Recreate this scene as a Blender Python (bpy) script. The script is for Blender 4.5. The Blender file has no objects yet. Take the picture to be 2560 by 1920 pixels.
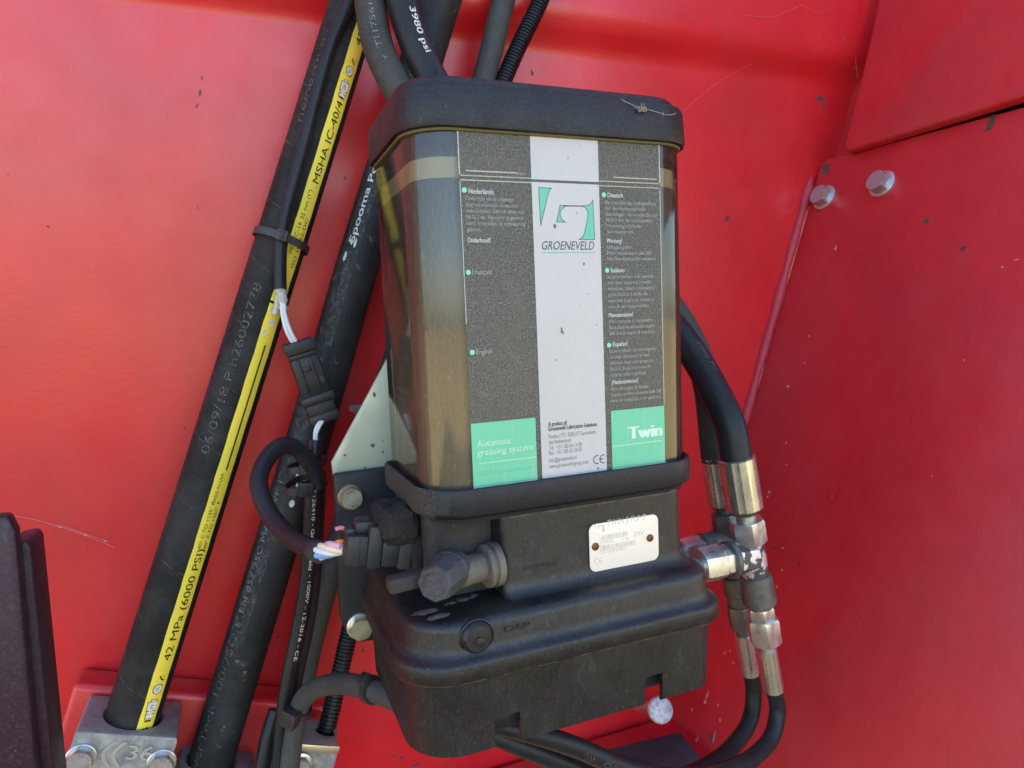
import bpy, bmesh, math, random
from mathutils import Vector, Matrix
from mathutils.geometry import tessellate_polygon
random.seed(7)
rad = math.radians
SC = bpy.context.scene
COL = SC.collection

# ------------------------------------------------------------------ camera
FPX = 1700.0                       # focal length in photo pixels (2560 wide)
YAW, PITCH, ROLL = rad(21.926), rad(-5.186), rad(2.317)
CAM = Vector((-0.17702, -0.34761, 0.0))
_f = Vector((math.sin(YAW)*math.cos(PITCH), math.cos(YAW)*math.cos(PITCH), math.sin(PITCH)))
_r0 = Vector((math.cos(YAW), -math.sin(YAW), 0))
_d0 = _f.cross(_r0)
_r = _r0*math.cos(ROLL) + _d0*math.sin(ROLL)
_d = _d0*math.cos(ROLL) - _r0*math.sin(ROLL)
cd = bpy.data.cameras.new('camera')
cam = bpy.data.objects.new('camera', cd); COL.objects.link(cam)
cd.sensor_width = 36; cd.lens = 36*FPX/2560; cd.clip_start = 0.01; cd.clip_end = 500
m = Matrix((_r, -_d, -_f)).transposed().to_4x4(); m.translation = CAM
cam.matrix_world = m
cd.dof.use_dof = True; cd.dof.focus_distance = 0.42; cd.dof.aperture_fstop = 16
SC.camera = cam

# ------------------------------------------------------------------ sky, sun, exposure
SUN_TO = Vector((0.18, 0.74, 0.65)).normalized()      # towards the sun
w = bpy.data.worlds.new('World'); SC.world = w; w.use_nodes = True
nt = w.node_tree; bg = nt.nodes['Background']
sky = nt.nodes.new('ShaderNodeTexSky'); sky.sky_type = 'NISHITA'; sky.sun_disc = False
sky.sun_elevation = math.asin(SUN_TO.z); sky.sun_rotation = math.atan2(SUN_TO.x, SUN_TO.y)
sky.air_density = 1.0; sky.dust_density = 1.5; sky.ozone_density = 1.2
nt.links.new(sky.outputs[0], bg.inputs[0]); bg.inputs[1].default_value = 0.15
sl = bpy.data.lights.new('sun', 'SUN'); sl.energy = 5.0; sl.angle = rad(0.6); sl.color = (1, 0.95, 0.88)
sun = bpy.data.objects.new('sun', sl); COL.objects.link(sun)
sun.rotation_euler = SUN_TO.to_track_quat('Z', 'Y').to_euler(); sun.location = SUN_TO*3
SC.view_settings.view_transform = 'Standard'; SC.view_settings.look = 'None'
SC.view_settings.exposure = 2.32; SC.view_settings.gamma = 1
SC.cycles.use_denoising = True
SC.cycles.max_bounces = 8; SC.cycles.transparent_max_bounces = 12

# ------------------------------------------------------------------ geometry helpers
def ray(px, py):
    return _r*((px-1280)/FPX) + _d*((py-960)/FPX) + _f
def P(px, py, Y):
    q = ray(px, py); return CAM + q*((Y-CAM.y)/q.y)
def PX(px, py, X):
    q = ray(px, py); return CAM + q*((X-CAM.x)/q.x)
def PZ(px, py, Z):
    q = ray(px, py); return CAM + q*((Z-CAM.z)/q.z)
def PP(px, py, p0, n):
    q = ray(px, py); return CAM + q*((p0-CAM).dot(n)/q.dot(n))
def proj(p):
    v = p-CAM; z = v.dot(_f); return 1280+FPX*v.dot(_r)/z, 960+FPX*v.dot(_d)/z

ORG = {}
def link(o, parent, org):
    COL.objects.link(o); ORG[o.name] = org
    if parent:
        o.parent = parent; o.location = org-ORG[parent.name]
    else:
        o.location = org
    return o
def empty(name, loc, label, cat, group=None):
    o = bpy.data.objects.new(name, None); o.empty_display_size = 0.02
    link(o, None, Vector(loc)); tag(o, label, cat, group); return o
def tag(o, label=None, cat=None, group=None, kind=None):
    if label: o['label'] = label
    if cat: o['category'] = cat
    if group: o['group'] = group
    if kind: o['kind'] = kind
    return o
def make(name, V, F, mat, parent=None, smooth=40, bevel=0, bseg=2, uv=None, sub=0):
    V = [Vector(v) for v in V]
    lo = Vector([min(v[i] for v in V) for i in range(3)]); hi = Vector([max(v[i] for v in V) for i in range(3)])
    org = (lo+hi)/2
    me = bpy.data.meshes.new(name); me.from_pydata([v-org for v in V], [], F)
    if uv:
        l = me.uv_layers.new(name='UVMap')
        for i, lp in enumerate(me.loops): l.data[i].uv = uv[i]
    me.materials.append(mat)
    o = bpy.data.objects.new(name, me); link(o, parent, org)
    bm = bmesh.new(); bm.from_mesh(me)
    if not uv: bmesh.ops.recalc_face_normals(bm, faces=bm.faces)
    if bevel:
        es = [e for e in bm.edges if len(e.link_faces) == 2 and e.calc_face_angle(0) > rad(35)]
        bmesh.ops.bevel(bm, geom=es, offset=bevel, segments=bseg, affect='EDGES', profile=0.5, clamp_overlap=True)
    bm.to_mesh(me); bm.free()
    if smooth:
        me.polygons.foreach_set('use_smooth', [True]*len(me.polygons))
        me.set_sharp_from_angle(angle=rad(smooth))
    return o
def loft(loops, cap0=True, cap1=True, closed=True):
    V = []; F = []; n = len(loops[0])
    for l in loops: V += list(l)
    for i in range(len(loops)-1):
        for j in range(n if closed else n-1):
            k = (j+1) % n
            F.append((i*n+j, i*n+k, (i+1)*n+k, (i+1)*n+j))
    if cap0: F.append(tuple(range(n-1, -1, -1)))
    if cap1: F.append(tuple(range((len(loops)-1)*n, len(loops)*n)))
    return V, F
def rrect(x0, x1, y0, y1, r, z, n=8, rs=None):
    """rounded rectangle in XY at height z; rs = radii at (x0,y0),(x1,y0),(x1,y1),(x0,y1)"""
    rs = rs or (r,)*4; out = []
    for (cx, cy, a0, rr) in ((x0+rs[0], y0+rs[0], 180, rs[0]), (x1-rs[1], y0+rs[1], 270, rs[1]), (x1-rs[2], y1-rs[2], 0, rs[2]), (x0+rs[3], y1-rs[3], 90, rs[3])):
        for k in range(n+1):
            a = rad(a0+90*k/n); out.append(Vector((cx+rr*math.cos(a), cy+rr*math.sin(a), z)))
    return out
def box(name, x0, x1, y0, y1, z0, z1, mat, parent=None, bevel=0.0008, **k):
    V = [(x, y, z) for z in (z0, z1) for (x, y) in ((x0, y0), (x1, y0), (x1, y1), (x0, y1))]
    F = [(3, 2, 1, 0), (4, 5, 6, 7), (0, 1, 5, 4), (1, 2, 6, 5), (2, 3, 7, 6), (3, 0, 4, 7)]
    return make(name, V, F, mat, parent, bevel=bevel, **k)
def fbox(name, c, ax, ay, az, sx, sy, sz, mat, parent=None, bevel=0.0008, taper=1.0, **k):
    """box in a frame: centre c, unit axes, full sizes; taper scales the +az end"""
    V = []
    for s in (-1, 1):
        t = taper if s > 0 else 1
        for (a, b) in ((-1, -1), (1, -1), (1, 1), (-1, 1)):
            V.append(c + ax*(a*sx/2*t) + ay*(b*sy/2*t) + az*(s*sz/2))
    F = [(3, 2, 1, 0), (4, 5, 6, 7), (0, 1, 5, 4), (1, 2, 6, 5), (2, 3, 7, 6), (3, 0, 4, 7)]
    return make(name, V, F, mat, parent, bevel=bevel, **k)
def prism(name, poly, off, mat, parent=None, bevel=0.0006, **k):
    """polygon (list of 3D points) extruded by vector off"""
    n = len(poly); V = list(poly)+[p+off for p in poly]
    F = [tuple(range(n-1, -1, -1)), tuple(range(n, 2*n))]+[(i, (i+1) % n, n+(i+1) % n, n+i) for i in range(n)]
    return make(name, V, F, mat, parent, bevel=bevel, **k)
def basis(a):
    a = a.normalized(); h = Vector((0, -1, 0)) if abs(a.y) < 0.9 else Vector((0, 0, 1))
    n = (h-a*h.dot(a)).normalized(); b = a.cross(n).normalized()
    return a, n, b
def lathe(name, p0, axis, prof, mat, parent=None, seg=28, rot=0.0, smooth=35, bevel=0, **k):
    """prof: list of (distance along the axis, radius)"""
    a, n, b = basis(axis); loops = []
    for (t, r) in prof:
        loops.append([p0+a*t+(n*math.cos(2*math.pi*i/seg+rot)+b*math.sin(2*math.pi*i/seg+rot))*max(r, 1e-5) for i in range(seg)])
    V, F = loft(loops)
    return make(name, V, F, mat, parent, smooth=smooth, bevel=bevel, **k)
def hexa(name, p0, axis, t0, t1, r, mat, parent=None, ch=0.12, rot=0.3):
    """hexagonal nut with chamfered ends, r = across corners / 2"""
    a, n, b = basis(axis); seg = 24; loops = []
    def hr(th):
        q = (th % (math.pi/3))-math.pi/6
        return r*math.cos(math.pi/6)/math.cos(q)
    L = t1-t0; c = min(ch*r, L*0.3)
    for (t, mx) in ((t0, 0.9), (t0+c, 1.0), (t1-c, 1.0), (t1, 0.9)):
        loops.append([p0+a*t+(n*math.cos(2*math.pi*i/seg+rot)+b*math.sin(2*math.pi*i/seg+rot))*min(hr(2*math.pi*i/seg), r*mx if mx < 1 else 9) for i in range(seg)])
    V, F = loft(loops)
    return make(name, V, F, mat, parent, smooth=25)

class Path:
    def __init__(s, pts, n=14):
        pts = [Vector(p) for p in pts]
        q = [pts[0]*2-pts[1]]+pts+[pts[-1]*2-pts[-2]]; S = []
        for i in range(1, len(q)-2):
            p0, p1, p2, p3 = q[i-1:i+3]
            d = [max((b-a).length, 1e-6)**0.5 for a, b in ((p0, p1), (p1, p2), (p2, p3))]
            t0 = 0; t1 = d[0]; t2 = t1+d[1]; t3 = t2+d[2]
            for k in range(n):
                t = t1+(t2-t1)*k/n
                A1 = p0*((t1-t)/(t1-t0))+p1*((t-t0)/(t1-t0)); A2 = p1*((t2-t)/(t2-t1))+p2*((t-t1)/(t2-t1)); A3 = p2*((t3-t)/(t3-t2))+p3*((t-t2)/(t3-t2))
                B1 = A1*((t2-t)/(t2-t0))+A2*((t-t0)/(t2-t0)); B2 = A2*((t3-t)/(t3-t1))+A3*((t-t1)/(t3-t1))
                S.append(B1*((t2-t)/(t2-t1))+B2*((t-t1)/(t2-t1)))
        S.append(pts[-1]); s.S = S; s.L = [0]
        for i in range(1, len(S)): s.L.append(s.L[-1]+(S[i]-S[i-1]).length)
        s.len = s.L[-1]
        T = []
        for i in range(len(S)): T.append((S[min(i+1, len(S)-1)]-S[max(i-1, 0)]).normalized())
        s.T = T; s.N = []
        prev = Vector((0, -1, 0))
        for t in T:
            h = Vector((0, -1, 0)); n_ = h-t*h.dot(t)
            if n_.length < 0.35: n_ = prev-t*prev.dot(t)
            n_.normalize(); prev = n_; s.N.append(n_)
    def at(s, u):
        u = min(max(u, 0), s.len-1e-9); lo, hi = 0, len(s.L)-1
        while hi-lo > 1:
            mid = (lo+hi)//2
            if s.L[mid] <= u: lo = mid
            else: hi = mid
        f = (u-s.L[lo])/max(s.L[hi]-s.L[lo], 1e-9)
        p = s.S[lo].lerp(s.S[hi], f); t = s.T[lo].lerp(s.T[hi], f).normalized(); n = s.N[lo].lerp(s.N[hi], f)
        n = (n-t*n.dot(t)).normalized()
        return p, t, n, t.cross(n)
    def u_px(s, px, py):
        best = 1e18; bu = 0
        for p, l in zip(s.S, s.L):
            x, y = proj(p); d = (x-px)**2+(y-py)**2
            if d < best: best = d; bu = l
        return bu
    def pt(s, u, phi, r):
        p, t, n, b = s.at(u); return p+(n*math.cos(phi)+b*math.sin(phi))*r
def tube(name, path, r, mat, parent=None, seg=20, rf=None, step=None, u0=0, u1=None):
    u1 = path.len if u1 is None else u1
    step = step or max(r*0.6, 0.003); nn = max(2, int((u1-u0)/step)); V = []; F = []; UV = []
    for i in range(nn+1):
        u = u0+(u1-u0)*i/nn; p, t, n, b = path.at(u); rr = r*(rf(u) if rf else 1)
        for j in range(seg):
            a = 2*math.pi*j/seg; V.append(p+(n*math.cos(a)+b*math.sin(a))*rr)
    for i in range(nn):
        for j in range(seg):
            k = (j+1) % seg; F.append((i*seg+j, (i+1)*seg+j, (i+1)*seg+k, i*seg+k))
            ua, ub = u0+(u1-u0)*i/nn, u0+(u1-u0)*(i+1)/nn
            UV += [(ua, j/seg), (ub, j/seg), (ub, (j+1)/seg), (ua, (j+1)/seg)]
    F.append(tuple(range(seg))); UV += [(u0, 0)]*seg
    F.append(tuple(range(nn*seg+seg-1, nn*seg-1, -1))); UV += [(u1, 0)]*seg
    return make(name, V, F, mat, parent, smooth=50, uv=UV)
def strip(name, path, r, u0, u1, a0, a1, mat, parent, nseg=6, step=0.008, wob=0.0):
    nn = max(1, int((u1-u0)/step)); V = []; F = []; UV = []
    for i in range(nn+1):
        u = u0+(u1-u0)*i/nn; w_ = wob*math.sin(u*160)+wob*0.7*math.sin(u*371)
        for j in range(nseg+1): V.append(path.pt(u, a0+w_+(a1-a0)*j/nseg, r))
    for i in range(nn):
        for j in range(nseg):
            k = nseg+1; F.append((i*k+j, (i+1)*k+j, (i+1)*k+j+1, i*k+j+1))
            ua, ub = u0+(u1-u0)*i/nn, u0+(u1-u0)*(i+1)/nn
            UV += [(ua, j/nseg), (ub, j/nseg), (ub, (j+1)/nseg), (ua, (j+1)/nseg)]
    return make(name, V, F, mat, parent, smooth=60, uv=UV)
def band(name, pts, nrm, wdt, th, mat, parent=None, closed=False):
    """flat strap along pts; nrm(i) is the outward direction"""
    loops = []
    for i, p in enumerate(pts):
        a = pts[(i+1) % len(pts)] if (closed or i < len(pts)-1) else p
        b_ = pts[i-1] if (closed or i > 0) else p
        t = (a-b_).normalized(); n = nrm(i); n = (n-t*n.dot(t)).normalized(); s_ = t.cross(n)
        loops.append([p+s_*wdt/2, p+s_*wdt/2+n*th, p-s_*wdt/2+n*th, p-s_*wdt/2])
    if closed: loops.append(loops[0]); V, F = loft(loops, False, False)
    else: V, F = loft(loops)
    return make(name, V, F, mat, parent, smooth=40)

# ---- lettering: 2D text meshes
def text2d(s, bold=0.0, shear=0.0, space=1.0):
    cu = bpy.data.curves.new('t', 'FONT'); cu.body = s; cu.resolution_u = 3; cu.shear = shear
    cu.space_character = space; cu.fill_mode = 'FRONT'
    o = bpy.data.objects.new('t', cu); me = bpy.data.meshes.new_from_object(o)
    vs = [(v.co.x, v.co.y) for v in me.vertices]; fs = [tuple(p.vertices) for p in me.polygons]
    bpy.data.objects.remove(o); bpy.data.meshes.remove(me); bpy.data.curves.remove(cu)
    x0 = min(v[0] for v in vs); x1 = max(v[0] for v in vs)
    return vs, fs, x0, x1
CAPH = 0.69
def lettering(s, mapf, height, width, mat, parent, bold=0.0, shear=0.0, cut=None, name='lettering', space=1.0):
    """mapf(u, v) -> 3D point, u along the line, v up the letters, both in metres; height = cap height"""
    vs, fs, x0, x1 = text2d(s, bold, shear, space)
    sx = width/(x1-x0) if width else height/CAPH; sy = height/CAPH
    pts = [((x-x0)*sx, y*sy) for x, y in vs]
    if cut:
        bm = bmesh.new(); bv = [bm.verts.new((x, y, 0)) for x, y in pts]
        for f in fs:
            try: bm.faces.new([bv[i] for i in f])
            except ValueError: pass
        y = -height*0.4
        while y < height*1.2:
            bmesh.ops.bisect_plane(bm, geom=bm.verts[:]+bm.edges[:]+bm.faces[:], plane_co=(0, y, 0), plane_no=(0, 1, 0)); y += cut
        bm.verts.index_update(); pts = [(v.co.x, v.co.y) for v in bm.verts]; fs = [tuple(v.index for v in f.verts) for f in bm.faces]; bm.free()
    V = [mapf(u, v) for u, v in pts]; F = list(fs)
    if bold:                                   # heavier strokes: two more prints shifted sideways, each a hair proud of the last
        n0 = len(V)
        for j, sh in enumerate((-1, 1)):
            d = bold*sy*0.75*sh; k = len(V)
            for u, v in pts:
                p = mapf(u+d, v); V.append(p+(CAM-p).normalized()*0.00003*(j+1))
            F += [tuple(i+k for i in f) for f in fs]
    return make(name, V, F, mat, parent, smooth=0)
def hose_text(path, s, px, py, phi, height, width, mat, parent, r, bold=0.0, **k):
    u0 = path.u_px(px, py)
    return lettering(s, lambda u, v: path.pt(u0+u, phi-v/r, r), height, width, mat, parent, bold=bold, cut=max(0.0012, r*0.14), **k)

# ------------------------------------------------------------------ materials
def srgb(r, g, b):
    f = lambda c: c/12.92 if c <= 0.04045 else ((c+0.055)/1.055)**2.4
    return tuple(f(c/255) for c in (r, g, b))+(1,)
class Mat:
    def __init__(s, name):
        s.m = bpy.data.materials.new(name); s.m.use_nodes = True; s.t = s.m.node_tree; s.b = s.t.nodes['Principled BSDF']
        s.out = s.t.nodes['Material Output']; s.tc = s.t.nodes.new('ShaderNodeTexCoord')
    def n(s, typ, **k):
        o = s.t.nodes.new(typ)
        for a, v in k.items():
            if a in o.inputs.keys() if isinstance(a, str) else False: o.inputs[a].default_value = v
            else: setattr(o, a, v)
        return o
    def l(s, a, b): s.t.links.new(a, b)
    def noise(s, scale, detail=3, rough=0.55, stretch=None, coord='Object'):
        no = s.t.nodes.new('ShaderNodeTexNoise'); no.inputs['Scale'].default_value = scale; no.inputs['Detail'].default_value = detail; no.inputs['Roughness'].default_value = rough
        if stretch:
            mp = s.t.nodes.new('ShaderNodeMapping'); mp.inputs['Scale'].default_value = stretch
            s.l(s.tc.outputs[coord], mp.inputs[0]); s.l(mp.outputs[0], no.inputs[0])
        else: s.l(s.tc.outputs[coord], no.inputs[0])
        return no.outputs[0]
    def ramp(s, f, stops):
        r = s.t.nodes.new('ShaderNodeValToRGB'); e = r.color_ramp.elements
        while len(e) < len(stops): e.new(0.5)
        for x, (p, c) in zip(e, stops):
            x.position = p; x.color = c if isinstance(c, tuple) else (c, c, c, 1)
        s.l(f, r.inputs[0]); return r.outputs[0]
    def mix(s, f, a, b, blend='MIX'):
        x = s.t.nodes.new('ShaderNodeMix'); x.data_type = 'RGBA'; x.blend_type = blend
        for sock, v in ((x.inputs[0], f), (x.inputs[6], a), (x.inputs[7], b)):
            if hasattr(v, 'links') or hasattr(v, 'is_linked'): s.l(v, sock)
            else: sock.default_value = v
        return x.outputs[2]
    def bump(s, h, strength=0.3, dist=0.001):
        b = s.t.nodes.new('ShaderNodeBump'); b.inputs['Strength'].default_value = strength; b.inputs['Distance'].default_value = dist
        s.l(h, b.inputs['Height'])
        if s.b.inputs['Normal'].links: s.l(s.b.inputs['Normal'].links[0].from_socket, b.inputs['Normal'])
        s.l(b.outputs[0], s.b.inputs['Normal'])
    def set(s, **k):
        for a, v in k.items():
            i = s.b.inputs[a.replace('_', ' ')]
            if hasattr(v, 'is_linked'): s.l(v, i)
            else: i.default_value = v
        return s
def paint(name, col, rough=0.3, dust=0.05, coat=0.26):
    M = Mat(name); c2 = tuple(x*0.82 for x in col[:3])+(1,)
    c = M.mix(M.ramp(M.noise(9, 4), [(0.35, 0.0), (0.7, 1.0)]), col, c2)
    d = M.ramp(M.noise(300, 3, 0.75), [(0.66, 0.0), (0.78, dust*2.5)])
    c = M.mix(d, c, (0.35, 0.25, 0.22, 1))
    fl_ = M.ramp(M.noise(5, 6, 0.7, (1, 1, 0.45)), [(0.4, 0.0), (0.75, 0.10)]); c = M.mix(fl_, c, (0.40, 0.20, 0.17, 1))
    rn = M.ramp(M.noise(30, 5, 0.7, (2.0, 2.0, 0.12)), [(0.55, 0.0), (0.8, 0.08)]); c = M.mix(rn, c, (0.22, 0.05, 0.05, 1))
    M.set(Base_Color=c, Roughness=M.ramp(M.noise(30, 4), [(0.3, rough*0.85), (0.75, rough*1.25)]), Specular_IOR_Level=0.5, Coat_Weight=coat, Coat_Roughness=0.2)
    M.bump(M.noise(300, 3), 0.28, 0.0006); M.bump(M.noise(7, 2), 0.06, 0.01)
    return M.m
def plastic(name, col, rough=0.5, dust=0.25, dustcol=(0.17, 0.155, 0.14, 1), grain=1400, stretch=None):
    M = Mat(name)
    big = M.ramp(M.noise(22, 5, 0.65), [(0.38, 0.0), (0.72, dust)])
    fine = M.ramp(M.noise(grain, 2, 0.7, stretch), [(0.5, 0.0), (0.78, 0.7)])
    c = M.mix(big, col, dustcol); c = M.mix(fine, c, tuple(min(1, x*2.6+0.015) for x in col[:3])+(1,))
    sp = M.ramp(M.noise(800, 1, 0.5), [(0.76, 0.0), (0.80, 0.45)])
    c = M.mix(sp, c, (0.26, 0.24, 0.21, 1))
    M.set(Base_Color=c, Roughness=M.ramp(M.noise(60, 4), [(0.3, rough*0.85), (0.7, rough*1.25)]), Specular_IOR_Level=0.34)
    M.bump(M.noise(grain*0.8, 3, 0.7), 0.3, 0.0005)
    return M.m
def rubber(name, col, dust=0.25, dustcol=(0.13, 0.12, 0.105, 1), wrap=0.0, rough=0.62, scuff=0.0):
    M = Mat(name)
    big = M.ramp(M.noise(30, 5, 0.7), [(0.4, 0.0), (0.75, dust)])
    c = M.mix(big, col, dustcol)
    fine = M.ramp(M.noise(650, 4, 0.8), [(0.45, 0.0), (0.8, 0.8)])
    c = M.mix(fine, c, tuple(x*2.6+0.012 for x in col[:3])+(1,))
    if scuff:
        sc_ = M.ramp(M.noise(70, 6, 0.75), [(0.62, 0.0), (0.7, scuff)]); c = M.mix(sc_, c, (0.3, 0.29, 0.27, 1))
    if wrap:
        uv = M.t.nodes.new('ShaderNodeSeparateXYZ'); M.l(M.tc.outputs['UV'], uv.inputs[0])
        ma = M.t.nodes.new('ShaderNodeMath'); ma.operation = 'MULTIPLY_ADD'; M.l(uv.outputs[0], ma.inputs[0]); ma.inputs[1].default_value = 1/wrap; 
        mu = M.t.nodes.new('ShaderNodeMath'); mu.operation = 'MULTIPLY'; M.l(uv.outputs[1], mu.inputs[0]); mu.inputs[1].default_value = 1.0
        M.l(mu.outputs[0], ma.inputs[2])
        fr = M.t.nodes.new('ShaderNodeMath'); fr.operation = 'FRACT'; M.l(ma.outputs[0], fr.inputs[0])
        ln = M.ramp(fr.outputs[0], [(0.0, 0.55), (0.018, 0.0), (1.0, 0.0)])
        br = M.ramp(M.noise(90, 3), [(0.45, 0.0), (0.6, 1.0)])
        mm = M.t.nodes.new('ShaderNodeMath'); mm.operation = 'MULTIPLY'; M.l(ln, mm.inputs[0]); M.l(br, mm.inputs[1])
        c = M.mix(mm.outputs[0], c, (0.22, 0.2, 0.17, 1))
        M.bump(ln, 0.4, 0.0008)
        wv = M.t.nodes.new('ShaderNodeMath'); wv.operation = 'MULTIPLY'; M.l(ma.outputs[0], wv.inputs[0]); wv.inputs[1].default_value = 22*6.283
        si = M.t.nodes.new('ShaderNodeMath'); si.operation = 'SINE'; M.l(wv.outputs[0], si.inputs[0])
        M.bump(si.outputs[0], 0.35, 0.0004)
    M.set(Base_Color=c, Roughness=rough, Specular_IOR_Level=0.24)
    M.bump(M.noise(900, 2), 0.15, 0.0004)
    return M.m
def metal(name, col, rough=0.35, dirt=0.3, dirtcol=(0.12, 0.1, 0.08, 1), metallic=0.9, scale=60, cast=0.0):
    M = Mat(name)
    d = M.ramp(M.noise(scale, 5, 0.7), [(0.45, 0.0), (0.72, dirt)])
    c = M.mix(d, col, dirtcol)
    sp = M.ramp(M.noise(500, 2, 0.6), [(0.6, 0.0), (0.75, dirt*0.8)]); c = M.mix(sp, c, dirtcol)
    M.set(Base_Color=c, Metallic=metallic, Roughness=M.ramp(M.noise(scale*2, 4), [(0.3, rough*0.7), (0.75, rough*1.5)]))
    if cast: M.bump(M.noise(700, 3, 0.7), cast, 0.0006)
    return M.m
def flat(name, col, rough=0.5, worn=0.0, wscale=900, lo=0.4):
    M = Mat(name); M.set(Base_Color=col, Roughness=rough, Specular_IOR_Level=0.35)
    if worn:
        a = M.ramp(M.noise(wscale, 3, 0.6), [(lo, 1.0-worn), (lo+0.2, 1.0)]); b_ = M.ramp(M.noise(60, 3, 0.6), [(0.3, 1.0-worn*0.8), (0.6, 1.0)])
        mm = M.t.nodes.new('ShaderNodeMath'); mm.operation = 'MULTIPLY'; M.l(a, mm.inputs[0]); M.l(b_, mm.inputs[1]); M.l(mm.outputs[0], M.b.inputs['Alpha'])
    return M.m

RED = (0.62, 0.009, 0.016, 1)
M_red = paint('red_paint', RED, 0.36)
M_red2 = paint('red_paint_plate', (0.48, 0.010, 0.018, 1), 0.48, 0.08, 0.15)
M_weld = paint('red_paint_bead', (0.42, 0.02, 0.045, 1), 0.55, 0.0, 0.0)
M_chip = flat('chipped_primer', (0.07, 0.06, 0.06, 1), 0.7, 0.45, 700)
M_fleck = flat('pale_scratch', (0.6, 0.35, 0.33, 1), 0.6, 0.5, 900)
def _pl():
    M = Mat('black_plastic')
    fine = M.ramp(M.noise(620, 4, 0.8, (1, 1, 0.6)), [(0.42, (0.003, 0.003, 0.004, 1)), (0.57, (0.009, 0.0088, 0.010, 1)), (0.8, (0.06, 0.057, 0.054, 1))])
    d1 = M.ramp(M.noise(17, 7, 0.75), [(0.46, 0.0), (0.72, 0.6)]); c = M.mix(d1, fine, (0.028, 0.024, 0.021, 1))
    d2 = M.ramp(M.noise(55, 6, 0.8, (1, 1, 0.6)), [(0.58, 0.0), (0.8, 0.55)]); c = M.mix(d2, c, (0.075, 0.068, 0.06, 1))
    sp = M.ramp(M.noise(800, 1, 0.5), [(0.76, 0.0), (0.80, 0.4)]); c = M.mix(sp, c, (0.24, 0.22, 0.19, 1))
    # grime caught along the lip's lower edge and in the groove under the collar
    g = M.t.nodes.new('ShaderNodeNewGeometry'); sx = M.t.nodes.new('ShaderNodeSeparateXYZ'); M.l(g.outputs['Position'], sx.inputs[0])
    for z0, hw, colr in ((-0.1862, 0.0011, (0.27, 0.22, 0.15, 1)), (-0.1075, 0.0026, (0.12, 0.095, 0.065, 1))):
        ab = M.t.nodes.new('ShaderNodeMath'); ab.operation = 'SUBTRACT'; M.l(sx.outputs[2], ab.inputs[0]); ab.inputs[1].default_value = z0
        a2 = M.t.nodes.new('ShaderNodeMath'); a2.operation = 'ABSOLUTE'; M.l(ab.outputs[0], a2.inputs[0])
        mr = M.t.nodes.new('ShaderNodeMapRange'); M.l(a2.outputs[0], mr.inputs[0]); mr.inputs[1].default_value = 0; mr.inputs[2].default_value = hw; mr.inputs[3].default_value = 1; mr.inputs[4].default_value = 0
        mu = M.t.nodes.new('ShaderNodeMath'); mu.operation = 'MULTIPLY'; M.l(mr.outputs[0], mu.inputs[0]); M.l(M.ramp(M.noise(160, 4, 0.7), [(0.38, 0.0), (0.6, 1.0)]), mu.inputs[1])
        c = M.mix(mu.outputs[0], c, colr)
    M.set(Base_Color=c, Roughness=M.ramp(M.noise(60, 4), [(0.3, 0.36), (0.7, 0.54)]), Specular_IOR_Level=0.5)
    M.bump(M.noise(700, 4, 0.75, (1, 1, 0.4)), 0.4, 0.0006); return M.m
M_pl = _pl()
M_cap = plastic('lid_plastic', (0.009, 0.0095, 0.013, 1), 0.46, 0.22, (0.05, 0.045, 0.042, 1), 650)
M_dusty = plastic('dusty_plastic', (0.018, 0.016, 0.015, 1), 0.7, 0.6, (0.085, 0.07, 0.055, 1), 600)
M_conn = plastic('connector_plastic', (0.012, 0.012, 0.014, 1), 0.42, 0.12)
M_foam = plastic('foam', (0.010, 0.009, 0.0085, 1), 0.95, 0.2, (0.07, 0.058, 0.045, 1), 420)
M_plate = plastic('black_coated_steel', (0.007, 0.008, 0.011, 1), 0.42, 0.06)
M_hoseA = rubber('wrapped_rubber', (0.007, 0.0065, 0.006, 1), 0.25, wrap=0.047)
M_hoseB = rubber('scuffed_rubber', (0.009, 0.010, 0.011, 1), 0.2, scuff=0.55)
M_hoseD = rubber('dusty_rubber', (0.032, 0.031, 0.029, 1), 0.45, (0.09, 0.08, 0.065, 1))
M_hoseE = rubber('black_rubber', (0.009, 0.0095, 0.012, 1), 0.08, rough=0.42)
M_hoseC = rubber('grey_rubber', (0.036, 0.039, 0.038, 1), 0.25)
M_cable = rubber('cable_sheath', (0.008, 0.0085, 0.011, 1), 0.1, rough=0.38)
M_cond = rubber('conduit_plastic', (0.008, 0.008, 0.011, 1), 0.05, rough=0.35)
M_tie = plastic('tie_plastic', (0.02, 0.02, 0.023, 1), 0.4, 0.25, (0.2, 0.2, 0.2, 1))
M_yel = flat('yellow_stripe', (0.82, 0.60, 0.06, 1), 0.55)
def _yel():
    M = Mat('yellow_print'); d = M.ramp(M.noise(55, 5, 0.75), [(0.6, 0.0), (0.8, 0.5)])
    c = M.mix(d, (0.93, 0.76, 0.075, 1), (0.55, 0.40, 0.06, 1)); f = M.ramp(M.noise(600, 2), [(0.62, 0.0), (0.75, 0.35)])
    M.set(Base_Color=M.mix(f, c, (0.25, 0.17, 0.04, 1)), Roughness=0.55); M.bump(M.noise(500, 2), 0.2, 0.0004); return M.m
M_yel = _yel()
M_ink = flat('black_ink', (0.02, 0.018, 0.012, 1), 0.6, 0.25, 900, 0.36)
M_white = flat('white_print', (0.72, 0.72, 0.7, 1), 0.6, 0.35, 800, 0.38)
M_faint = flat('faint_print', (0.11, 0.105, 0.10, 1), 0.6, 0.75, 600, 0.42)
M_mid = flat('grey_print', (0.22, 0.22, 0.215, 1), 0.6, 0.6, 700, 0.40)
M_zinc = metal('zinc_steel', (0.62, 0.63, 0.62, 1), 0.33, 0.25)
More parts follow.
